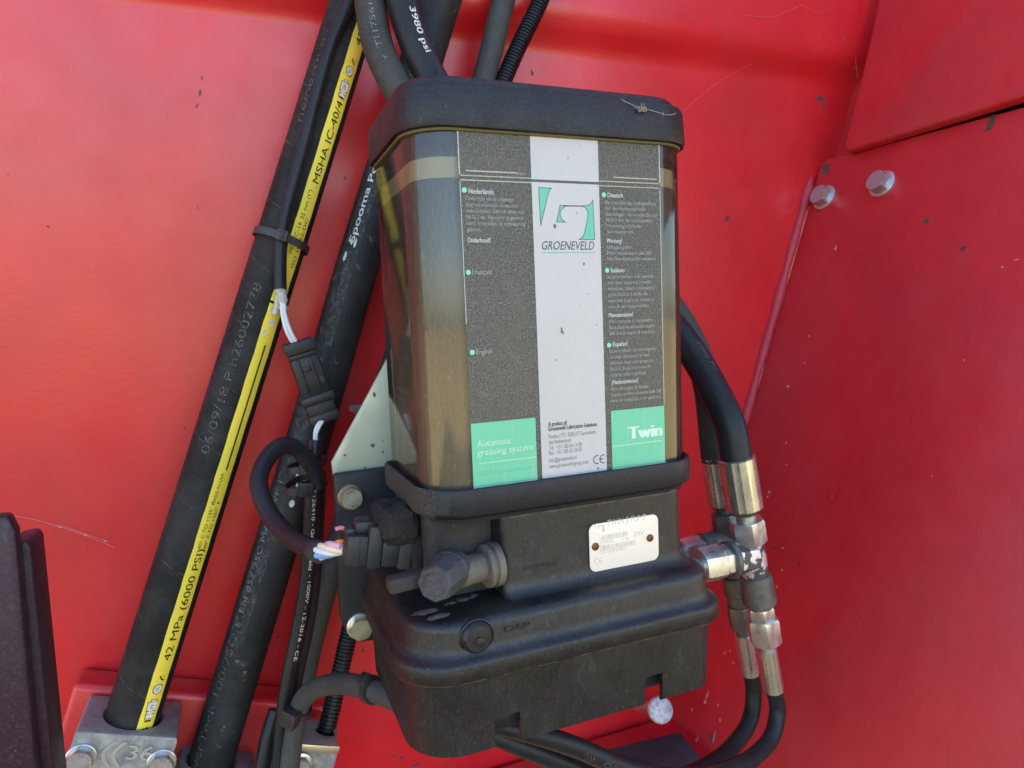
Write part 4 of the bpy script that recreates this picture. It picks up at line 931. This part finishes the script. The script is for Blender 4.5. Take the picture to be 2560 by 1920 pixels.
fe2, ra, rax, rs = fitting('tee_fitting', 'rear tee fitting darkened by grime, half hidden behind the bright one', (1787, 1138), (1877, 1690), 0.1, [
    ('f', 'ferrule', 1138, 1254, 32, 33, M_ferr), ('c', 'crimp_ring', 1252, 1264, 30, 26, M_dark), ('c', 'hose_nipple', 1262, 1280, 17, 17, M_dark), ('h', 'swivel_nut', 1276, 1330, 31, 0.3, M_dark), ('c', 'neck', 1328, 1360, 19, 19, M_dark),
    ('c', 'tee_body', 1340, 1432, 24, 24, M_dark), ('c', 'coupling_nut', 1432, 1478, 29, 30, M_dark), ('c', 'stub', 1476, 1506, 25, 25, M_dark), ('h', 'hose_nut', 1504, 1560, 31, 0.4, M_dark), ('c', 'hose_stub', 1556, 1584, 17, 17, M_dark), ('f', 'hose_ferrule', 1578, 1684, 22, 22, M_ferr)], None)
def inlet(e, p0px, p1px, Y, elems):
    a = P(*p0px, Y); b = P(*p1px, Y); axis = b-a; s = axis.length/(p1px[0]-p0px[0]); axis.normalize()
    for (kind, nm, x0, x1, r0, r1, mat) in elems:
        t0 = (x0-p0px[0])*s; t1 = (x1-p0px[0])*s
        if kind == 'c': lathe(nm, a, axis, [(t0, r0*s*0.93), (t0+0.0008, r0*s), (t1-0.0008, r1*s), (t1, r1*s*0.93)], mat, e, seg=28)
        else: hexa(nm, a, axis, t0, t1, r0*s, mat, e, rot=r1)
inlet(fe, (1700, 1424), (1885, 1386), 0.06, [('c', 'inlet_pipe', 1690, 1760, 18, 18, M_zinc), ('h', 'inlet_nut', 1745, 1797, 37, 0.42, M_zinc), ('h', 'lock_nut', 1797, 1816, 34, 0.42, M_zinc), ('c', 'washer', 1815, 1829, 38, 38, M_dark), ('h', 'tee_arm', 1828, 1876, 36, 0.42, M_peel)])
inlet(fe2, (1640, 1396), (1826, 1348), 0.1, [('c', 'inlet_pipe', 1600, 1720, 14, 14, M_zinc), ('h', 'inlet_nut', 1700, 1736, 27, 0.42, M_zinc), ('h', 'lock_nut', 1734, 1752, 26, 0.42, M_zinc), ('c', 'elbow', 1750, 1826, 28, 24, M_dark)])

# slim hoses from the tees, looping under the pump
hF, pF = hose('lubrication_hose', 'slim black hose looping from the bright ferrule under the pump', 'hose', [P(1933, 1718, 0.06), P(1944, 1775, 0.06), P(1930, 1840, 0.055), P(1880, 1895, 0.045), P(1800, 1930, 0.035), P(1690, 1945, 0.025), P(1560, 1918, 0.02), P(1440, 1868, 0.02), P(1330, 1832, 0.022), P(1230, 1806, 0.03)], 0.0064, M_hoseE)
hG, pG = hose('lubrication_hose', 'slim black hose looping from the grimy rear ferrule under the pump', 'hose', [P(1875, 1676, 0.1), P(1884, 1730, 0.1), P(1875, 1800, 0.095), P(1830, 1868, 0.085), P(1760, 1920, 0.07), P(1650, 1955, 0.05), P(1530, 1950, 0.035), P(1420, 1912, 0.03), P(1310, 1866, 0.032), P(1225, 1830, 0.04)], 0.0068, M_hoseE)
hose_text(pF, 'DOD   \\\\\\\\', 1548, 1912, D(10), 3.4*mm, 0.036, M_faint, hF, 0.0066, 0.02)
hH, pH = hose('curved_hose', 'short grey hose arching from the pump base to the cables', 'hose', [P(1010, 1756, 0.06), P(963, 1736, 0.075), P(902, 1716, 0.10), P(848, 1709, 0.13), P(793, 1720, 0.155), P(757, 1750, 0.17), P(742, 1800, 0.175), P(730, 1870, 0.178), P(718, 1990, 0.18)], 0.0074, M_hoseC)

# ------------------------------------------------------------------ cables
def cable(name, label, pts, r, mat=M_cable, group=None, parts=False):
    path = Path(pts); 
    if parts:
        e = empty(name, path.S[0], label, 'cable', group); tube('cable_sheath', path, r, mat, e, seg=18); return e, path
    o = tube(name, path, r, mat, None, seg=18); tag(o, label, 'cable', group); return o, path
YS = YA-RA-0.0052
kA, pkA = cable('sensor_cable', 'thin black cable strapped along the yellow-striped hose, its end stripped', [P(930, -130, YS), P(878, 0, YS), P(828, 108, YS), P(786, 253, YS), P(757, 370, YS), P(730, 475, YS), P(710, 560, YS), P(702, 620, YS-0.001), P(700, 690, YS-0.002), P(701, 724, YS-0.003)], 0.0047, parts=True)
M_sheath = flat('frayed_sheath', (0.5, 0.48, 0.42, 1), 0.6, 0.3, 500)
M_wirew = flat('white_wire', (0.62, 0.64, 0.64, 1), 0.4)
tube('frayed_end', Path([P(701, 720, YS-0.003), P(706, 745, YS-0.004), P(709, 772, YS-0.004)]), 0.0042, M_sheath, kA, seg=9, rf=lambda u: 1.0-0.35*(u/0.018)+0.18*math.sin(u*900))
tube('frayed_end', Path([P(698, 725, YS-0.001), P(693, 760, YS-0.001), P(688, 785, YS)]), 0.0024, M_sheath, kA, seg=7)
for dx in (0, 9):
    tube('white_wire', Path([P(704+dx*0.5, 750, YS-0.005), P(707+dx*0.7, 790, YS-0.007), P(717+dx, 828, YS-0.009), P(735+dx, 862, YS-0.008)]), 0.00155, M_wirew, kA, seg=10)

# two-pin connector hanging below it
YN = YS-0.009
c0 = P(744, 852, YN); c1 = P(812, 1052, YN+0.004); ca = (c1-c0).normalized(); _, cn, cb = basis(ca)
conn = empty('wire_connector', c1, 'black two-pin wire connector hanging beside the yellow-striped hose', 'connector')
cl = (c1-c0).length
def cseg(nm, t0, t1, wd, dp, mat=M_conn, bevel=0.0015, dx=0.0, par=conn, dn=0.0): return fbox(nm, c0+ca*((t0+t1)/2*cl)+cb*dx+cn*dn, cb, cn, ca, wd, dp, (t1-t0)*cl, mat, par, bevel=bevel)
cseg('rear_cap', 0.0, 0.14, 0.0235, 0.016); cseg('cap_neck', 0.14, 0.20, 0.0205, 0.0135); hs = cseg('housing', 0.19, 0.66, 0.0215, 0.0165, bevel=0.002)
cseg('latch_ridge', 0.20, 0.62, 0.0022, 0.0030, dx=-0.0035, par=hs, dn=0.0085, bevel=0.0006); cseg('latch_ridge', 0.20, 0.62, 0.0022, 0.0030, dx=0.0055, par=hs, dn=0.0085, bevel=0.0006)
cseg('latch_tab', 0.30, 0.36, 0.006, 0.0024, dx=0.001, par=hs, dn=0.0085, bevel=0.0006); cseg('latch_tab', 0.46, 0.55, 0.004, 0.0024, dx=-0.0078, par=hs, dn=0.0078, bevel=0.0006)
cseg('locking_collar', 0.64, 0.76, 0.0265, 0.0215, bevel=0.003); cseg('front_shell', 0.75, 0.9, 0.0215, 0.0165); cseg('front_flange', 0.88, 1.0, 0.0235, 0.0175, bevel=0.002)

kF, pkF = cable('power_cable', 'printed black cable running down from the connector past the tie', [P(789, 1100, 0.186), P(783, 1170, 0.184), P(779, 1250, 0.186), P(774, 1360, 0.19), P(764, 1470, 0.192), P(745, 1580, 0.192), P(720, 1700, 0.19), P(704, 1820, 0.188), P(694, 1990, 0.186)], 0.0056, parts=True)
for dx in (0, 7):
    tube('white_wire', Path([P(806+dx*0.6, 1048, 0.19), P(792+dx, 1066, 0.186), P(787+dx*0.6, 1085, 0.186), P(787+dx*0.5, 1106, 0.186)]), 0.0013, M_wirew, kF, seg=8)
hose_text(pkF, 'F126410 - Groeneveld', 776, 1222, D(0), 2.6*mm, 0.064, M_white, kF, 0.0058); hose_text(pkF, '- 1000V - 12-2016 - CE', 766, 1430, D(-4), 2.6*mm, 0.068, M_white, kF, 0.0058)
cable('second_cable', 'unprinted black cable lying to the right of the printed one', [P(800, 1180, 0.2), P(797, 1260, 0.2), P(793, 1380, 0.202), P(784, 1480, 0.202), P(766, 1590, 0.202), P(742, 1700, 0.2), P(726, 1820, 0.198), P(714, 1990, 0.196)], 0.0046)
cable('third_cable', 'dark cable bulging out at the bottom edge left of the printed one', [P(690, 1775, 0.21), P(668, 1850, 0.205), P(645, 1990, 0.2)], 0.006)
kL, pkL = cable('loop_cable', 'thick black cable looping left into the pump plug, coloured wires showing', [P(800, 1215, 0.178), P(785, 1178, 0.176), P(752, 1130, 0.172), P(706, 1113, 0.165), P(664, 1152, 0.155), P(647, 1202, 0.145), P(656, 1248, 0.135), P(680, 1294, 0.122), P(714, 1332, 0.105), P(752, 1360, 0.085), P(800, 1380, 0.062)], 0.0062, parts=True)
WC = [(0.14, 0.33, 0.62), (0.62, 0.68, 0.7), (0.75, 0.28, 0.06), (0.72, 0.42, 0.5), (0.75, 0.6, 0.45), (0.6, 0.62, 0.6)]
e0, e1 = P(798, 1379, 0.0625), P(862, 1366, 0.046); ea, en, eb = basis(e1-e0)
for i, c in enumerate(WC):
    pts = []
    for k in range(7):
        t = k/6; th = i*math.pi/3+t*2.6; rr = 0.0036*(1-0.25*t); pts.append(e0.lerp(e1, t)+(en*math.cos(th)+eb*math.sin(th))*rr)
    tube('coloured_wire', Path(pts, 6), 0.00185, flat('wire_colour', c+(1,), 0.4), kL, seg=10)
tube('sheath_end', Path([P(786, 1375, 0.069), P(802, 1381, 0.061)]), 0.0066, M_dusty, kL, seg=16)
o = tube('pink_wire_end', Path([P(838, 1323, 0.044), P(848, 1319, 0.044), P(862, 1322, 0.045)]), 0.0013, flat('pink', (0.6, 0.16, 0.25, 1), 0.5), plugc, seg=8)

# ------------------------------------------------------------------ cable ties
def tie(name, label, path, u, r, wdt, head_phi, mat=M_tie, tilt=0.0, cen=None, ell=1.0, tail=0.0, hs=1.0):
    p, t, n, b = path.at(u)
    if cen is not None: p = cen
    nn = 36; pts = []; nr = []
    for i in range(nn):
        a = 2*math.pi*i/nn; d_ = n*math.cos(a)*ell+b*math.sin(a); pts.append(p+d_*r+t*(tilt*math.sin(a)*r)); nr.append(d_.normalized())
    e = empty(name, p, label, 'cable tie', 'cable ties'); band('strap', pts, lambda i: nr[i % nn], wdt, 0.0013, mat, e, True)
    hd = n*math.cos(head_phi)*ell+b*math.sin(head_phi); hp = p+hd*(r+0.0022)+t*(tilt*math.sin(head_phi)*r)
    h_ = hd.normalized(); s_ = t.cross(h_).normalized(); tt = h_.cross(s_)
    fbox('tie_head', hp, s_, h_, tt, 0.0085*hs, 0.0058*hs, 0.0085*hs, mat, e, bevel=0.001)
    fbox('tie_slot', hp+h_*0.0029*hs, s_, h_, tt, 0.0034*hs, 0.0008, 0.006*hs, M_conn, e, bevel=0.0002)
    if tail: fbox('tie_tail', hp+h_*(0.003+tail/2), s_, tt, h_, 0.0042, 0.0013, tail, mat, e, bevel=0.0002)
    return e
uz = pA.u_px(702, 612); pz_, tz_, nz_, bz_ = pA.at(uz)
tie('cable_tie', 'grey cable tie strapping the thin cable to the yellow-striped hose', pA, uz, RA+0.0012, 0.0058, D(-4), tilt=-0.04, cen=pz_+nz_*0.0030, ell=1.27)
u1 = pkF.u_px(780, 1165); tie('cable_tie', 'upper black cable tie gathering the looped cable to the printed one', pkF, u1, 0.0135, 0.005, D(8), M_conn, tilt=0.35, cen=pkF.at(u1)[0]+Vector((-0.004, 0.008, 0)), hs=1.15)
u1 = pkF.u_px(776, 1210); tie('cable_tie', 'lower black cable tie with blunt head below the wire loop', pkF, u1, 0.0135, 0.005, D(2), M_conn, tilt=0.4, cen=pkF.at(u1)[0]+Vector((-0.005, 0.0075, 0)), hs=1.3)
u1 = pH.u_px(932, 1725); tie('cable_tie', 'black cable tie around the arching grey hose near the pump base', pH, u1, 0.0078, 0.0055, D(80), M_conn, hs=0.95, tail=0.002)
u1 = pH.u_px(748, 1778); tie('cable_tie', 'black cable tie at the bend of the arching grey hose', pH, u1, 0.0082, 0.005, D(40), M_conn, hs=1.5)

# ------------------------------------------------------------------ hose clamps lower left
hdir = (pA.at(uu(459, 1384))[1]); hdir = Vector((hdir.x, 0, hdir.z)).normalized(); hright = Vector((hdir.z, 0, -hdir.x)); hout = Vector((0, -1, 0))
CY0, CY1 = 0.198, 0.254
def clamp(name, label, lpx, rpx, topY, Lz, parts_rot=None):
    """clamp block: front top edge from photo point lpx to rpx on plane Y=topY"""
    a = P(*lpx, topY); b = P(*rpx, topY); x_ = (b-a).normalized(); z_ = Vector((-x_.z, 0, x_.x))
    c = (a+b)/2; e = empty(name, c-z_*Lz, label, 'clamp', 'hose clamps'); return e, a, b, x_, z_, c
ce_, a, b, x_, z_, c = clamp('hose_clamp', 'cast aluminium clamp block marked 36 gripping the yellow-striped hose', (188, 1829), (445, 1845), CY0, 0.05)
wd = (b-a).length
def ublock(parent, c, x_, z_, wd, y0, y1, Lz, hr, hc, mat):
    """block with a round hole along z_ (hc = hole centre offset along x_, y)"""
    n = 24; V = []; F = []
    def ring(z, rr): return [c+x_*(hc[0]+rr*math.cos(2*math.pi*i/n))+Vector((0, 1, 0))*(hc[1]-c.y+rr*math.sin(2*math.pi*i/n))+z_*z for i in range(n)]
    def outer(z, ins):
        o = []
        for i in range(n):
            th = 2*math.pi*i/n; dx, dy = math.cos(th), math.sin(th)
            hx0, hx1 = -wd/2+ins-hc[0], wd/2-ins-hc[0]; hy0, hy1 = y0+ins-hc[1], y1-ins-hc[1]
            t = min((hx1/dx if dx > 1e-6 else 1e9), (hx0/dx if dx < -1e-6 else 1e9), (hy1/dy if dy > 1e-6 else 1e9), (hy0/dy if dy < -1e-6 else 1e9))
            x, y = dx*t, dy*t
            # snap nearest samples to the corners
            for cx, cy in ((hx0, hy0), (hx0, hy1), (hx1, hy0), (hx1, hy1)):
                if abs(math.atan2(cy, cx)-math.atan2(y, x)) < math.pi/n: x, y = cx, cy
            o.append(c+x_*(hc[0]+x)+Vector((0, 1, 0))*(hc[1]-c.y+y)+z_*z)
        return o
    loops = [ring(-Lz, hr), ring(-0.002, hr), ring(0, hr+0.0018), outer(0, 0.0028), outer(-0.0008, 0.001), outer(-0.0028, 0), outer(-Lz, 0)]
    V, F = loft(loops, False, False); return make('block', V, F, mat, parent, smooth=30)
hx = (P(330, 1805, YA)-c).dot(x_)
ublock(ce_, c, x_, z_, wd, CY0, CY1, 0.05, RA+0.0006, (hx, YA), M_alu)
fr = lambda px, py, off=0.0: P(px, py, CY0-off)
for (px, py, rt) in ((203, 1892, 0.1), (404, 1904, 0.35)):
    bolt(ce_, fr(px, py), hout, 0.0088, 0.0066, M_bolt, 1.14, 0.0022, txt=(('CETIN', 80), ('5.6', -70)), rot=rt)
M_alu2 = metal('cast_aluminium_raised', (0.42, 0.40, 0.35, 1), 0.5, 0.2, (0.13, 0.12, 0.1, 1), 0.5, 60, 0.3)
def raised(s, px, py, h, wd_, th=0.0007):
    o_ = fr(px, py, th); return lettering(s, lambda u, v: o_+x_*u+z_*v, h, wd_, M_alu2, ce_, bold=0.03, name='raised_marking')
rt36 = raised('36', 314, 1897, 0.0105, 0.0175)
sol = rt36.modifiers.new('thick', 'SOLIDIFY'); sol.thickness = 0.0008; sol.offset = -1 
for dx in (0.0, 0.0065):
    V = []; o_ = fr(246, 1903)
    for i in range(9):
        t = i/8; xo = 0.0062*abs(2*t-1)**1.5+dx; zo = -0.019*t+0.0155
        V += [o_+x_*xo+z_*zo-Vector((0, 0.0001, 0)), o_+x_*(xo+0.0030)+z_*zo-Vector((0, 0.0001, 0))]
    k = len(V); V += [v-Vector((0, 0.0008, 0)) for v in V[:k]]
    F = [(2*i+k, 2*i+1+k, 2*i+3+k, 2*i+2+k) for i in range(8)]+[(2*i, 2*i+2, 2*i+2+k, 2*i+k) for i in range(8)]+[(2*i+1, 2*i+1+k, 2*i+3+k, 2*i+3) for i in range(8)]
    make('raised_marking', V, F, M_alu2, ce_, smooth=30)
ce2, a, b, x2, z2, c2 = clamp('hose_clamp', 'pale aluminium block with one bolt gripping the ribbed conduit', (722, 1853), (850, 1862), 0.196, 0.06)
ublock(ce2, c2, x2, z2, (b-a).length, 0.196, 0.238, 0.06, 0.0086, ((P(808, 1850, 0.218)-c2).dot(x2), 0.218), M_alu)
fbox('cover_strip', c2-z2*0.0035-Vector((0, 0.0012, 0)), x2, Vector((0, 1, 0)), z2, (b-a).length, 0.0024, 0.006, M_zincy, ce2, bevel=0.0006)
bolt(ce2, P(748, 1911, 0.195), hout, 0.0082, 0.0065, M_bolt, 1.2, 0.002, rot=0.3)
ce3, a, b, x3, z3, c3 = clamp('hose_clamp', 'dark aluminium clamp block at the bottom edge around the scuffed hose', (440, 1962), (640, 1978), 0.2, 0.05)
ublock(ce3, c3, x3, z3, (b-a).length, 0.2, 0.262, 0.05, RB+0.0006, ((P(512, 1950, YB)-c3).dot(x3), YB), M_alu)

# red mounting rail behind the clamps
r0 = P(232, 1702, 0.262); rc = r0+x_*0.095-z_*0.06
rail = fbox('clamp_rail', Vector((rc.x, 0.2695, rc.z)), x_, Vector((0, 1, 0)), z_, 0.215, 0.031, 0.12, M_red, None, bevel=0.005, bseg=4)
tag(rail, 'red welded rail on the panel behind the aluminium clamp blocks', 'rail')

# dark post at the left edge
PYY = 0.10
post = empty('dark_steel_post', P(60, 1910, PYY), 'dark purple-black stepped steel post at the lower left edge', 'post')
q0 = P(92, 1400, PYY); xr = q0.x
prism('post_front', [P(15, 1362, PYY), P(66, 1352, PYY), P(76, 1368, PYY), P(140, 2000, PYY), P(40, 2000, PYY)], Vector((0, 0.03, 0)), M_post, post, bevel=0.002, bseg=3)
prism('post_side', [P(-90, 1296, PYY-0.012), P(18, 1290, PYY-0.012), P(38, 1330, PYY-0.012), P(96, 2000, PYY-0.012), P(-90, 2000, PYY-0.012)], Vector((0, 0.011, 0)), M_post, post, bevel=0.002, bseg=3)

# red ledge under the pump with grey strip, dome bolt
LZ = P(1640, 1790, WY).z
lx1 = P(1668, 1790, WY).x
led = empty('red_ledge', (0.1, 0.24, LZ-0.03), 'red ledge with a dusty grey front strip below the pump', 'ledge')
box('ledge_top', -0.14, lx1, 0.10, WY-0.006, LZ-0.03, LZ, M_red, led, bevel=0.003, bseg=3)
M_strip = plastic('dusty_grey_rubber', (0.03, 0.026, 0.032, 1), 0.85, 0.6, (0.10, 0.09, 0.10, 1), 600)
gp = [PZ(1515, 1880, LZ+0.003), PZ(1700, 1836, LZ+0.003), PZ(1795, 1955, LZ+0.003), PZ(1400, 2000, LZ+0.003)]
prism('grey_strip', gp, Vector((0, 0, 0.003)), M_strip, led, bevel=0.0006)
bc = P(1647, 1774, 0.235)
M_zsplash = metal('paint_splashed_zinc', (0.62, 0.63, 0.66, 1), 0.75, 0.85, (0.16, 0.165, 0.19, 1), 0.1, 170, 1.0)
db = empty('dome_bolt', bc, 'whitish round bolt head peeping out below the pump base', 'bolt')
ba = Vector((-0.1, -0.85, 0.4)).normalized()
lathe('bolt_dome', bc, ba, [(0.0, 0.0128), (0.004, 0.0136), (0.0075, 0.0126), (0.0095, 0.010), (0.0106, 0.005), (0.0108, 0.0003)], M_zsplash, db, seg=28)
lathe('bolt_shank', bc, -ba, [(0, 0.006), (0.056, 0.006)], M_zinc, db, seg=16)

# ------------------------------------------------------------------ cobwebs
def web(name, label, strands, r=0.00007):
    e = empty(name, strands[0][0], label, 'cobweb')
    for s_ in strands: tube('silk_strand', Path(s_, 6), r*random.uniform(0.7, 1.3), M_web, e, seg=5, step=0.004)
    return e
web('cobweb', 'fine cobweb strung from the lid across the red panel', [
    [Vector((0.0890, 0.02, 0.123)), P(1760, 232, 0.1), P(1835, 182, 0.2), P(1893, 153, WY-0.001)],
    [P(1893, 153, WY-0.001), P(1990, 150, WY-0.003), P(2090, 163, WY-0.004), P(2150, 172, WY-0.02)],
    [P(2108, 90, WY-0.024), P(2122, 112, WY-0.022), P(2135, 106, WY-0.02), P(2140, 160, WY-0.02), P(2144, 195, WY-0.02)],
    [P(1860, 38, WY-0.023), P(1930, 42, WY-0.024), P(1965, 30, WY-0.025), P(2002, 12, WY-0.023)],
    [P(2002, 12, WY-0.023), P(2030, 25, WY-0.025), P(2046, 34, WY-0.024), P(2062, 20, WY-0.024), P(2088, 32, WY-0.023)]])
LYD = -0.0052
wv = web('cobweb', 'dusty cobweb with a small tangled lump on the lid front', [
    [P(1553, 248, LYD), P(1580, 262, LYD-0.001), P(1605, 270, LYD-0.0012), P(1640, 279, LYD-0.001), P(1668, 288, LYD), P(1690, 284, LYD)],
    [P(1603, 258, LYD), P(1606, 270, LYD-0.001)], [P(1611, 258, LYD), P(1609, 270, LYD-0.001)], [P(1657, 280, LYD), P(1657, 290, LYD)], [P(1584, 266, LYD), P(1588, 272, LYD-0.001), P(1600, 268, LYD-0.0015)]], 0.00013)
M_lump = plastic('dust_lump', (0.15, 0.13, 0.1, 1), 0.9, 0.5, (0.3, 0.27, 0.2, 1), 600)
rl = random.Random(3)
for i in range(7):
    pts = [P(1606+rl.uniform(-12, 12), 272+rl.uniform(-6, 7), LYD-0.0004-rl.uniform(0, 0.0014)) for _ in range(5)]
    tube('dust_fibre', Path(pts, 5), 0.0004, M_lump, wv, seg=5, step=0.0008)
web('cobweb', 'faint pale cobweb streak on the red panel above the dark post', [
    [P(10, 1284, WY-0.001), P(90, 1300, WY-0.002), P(150, 1317, WY-0.002), P(215, 1338, WY-0.002), P(285, 1368, WY-0.001)], [P(150, 1312, WY-0.001), P(200, 1330, WY-0.002), P(262, 1350, WY-0.001)]], 0.00012)
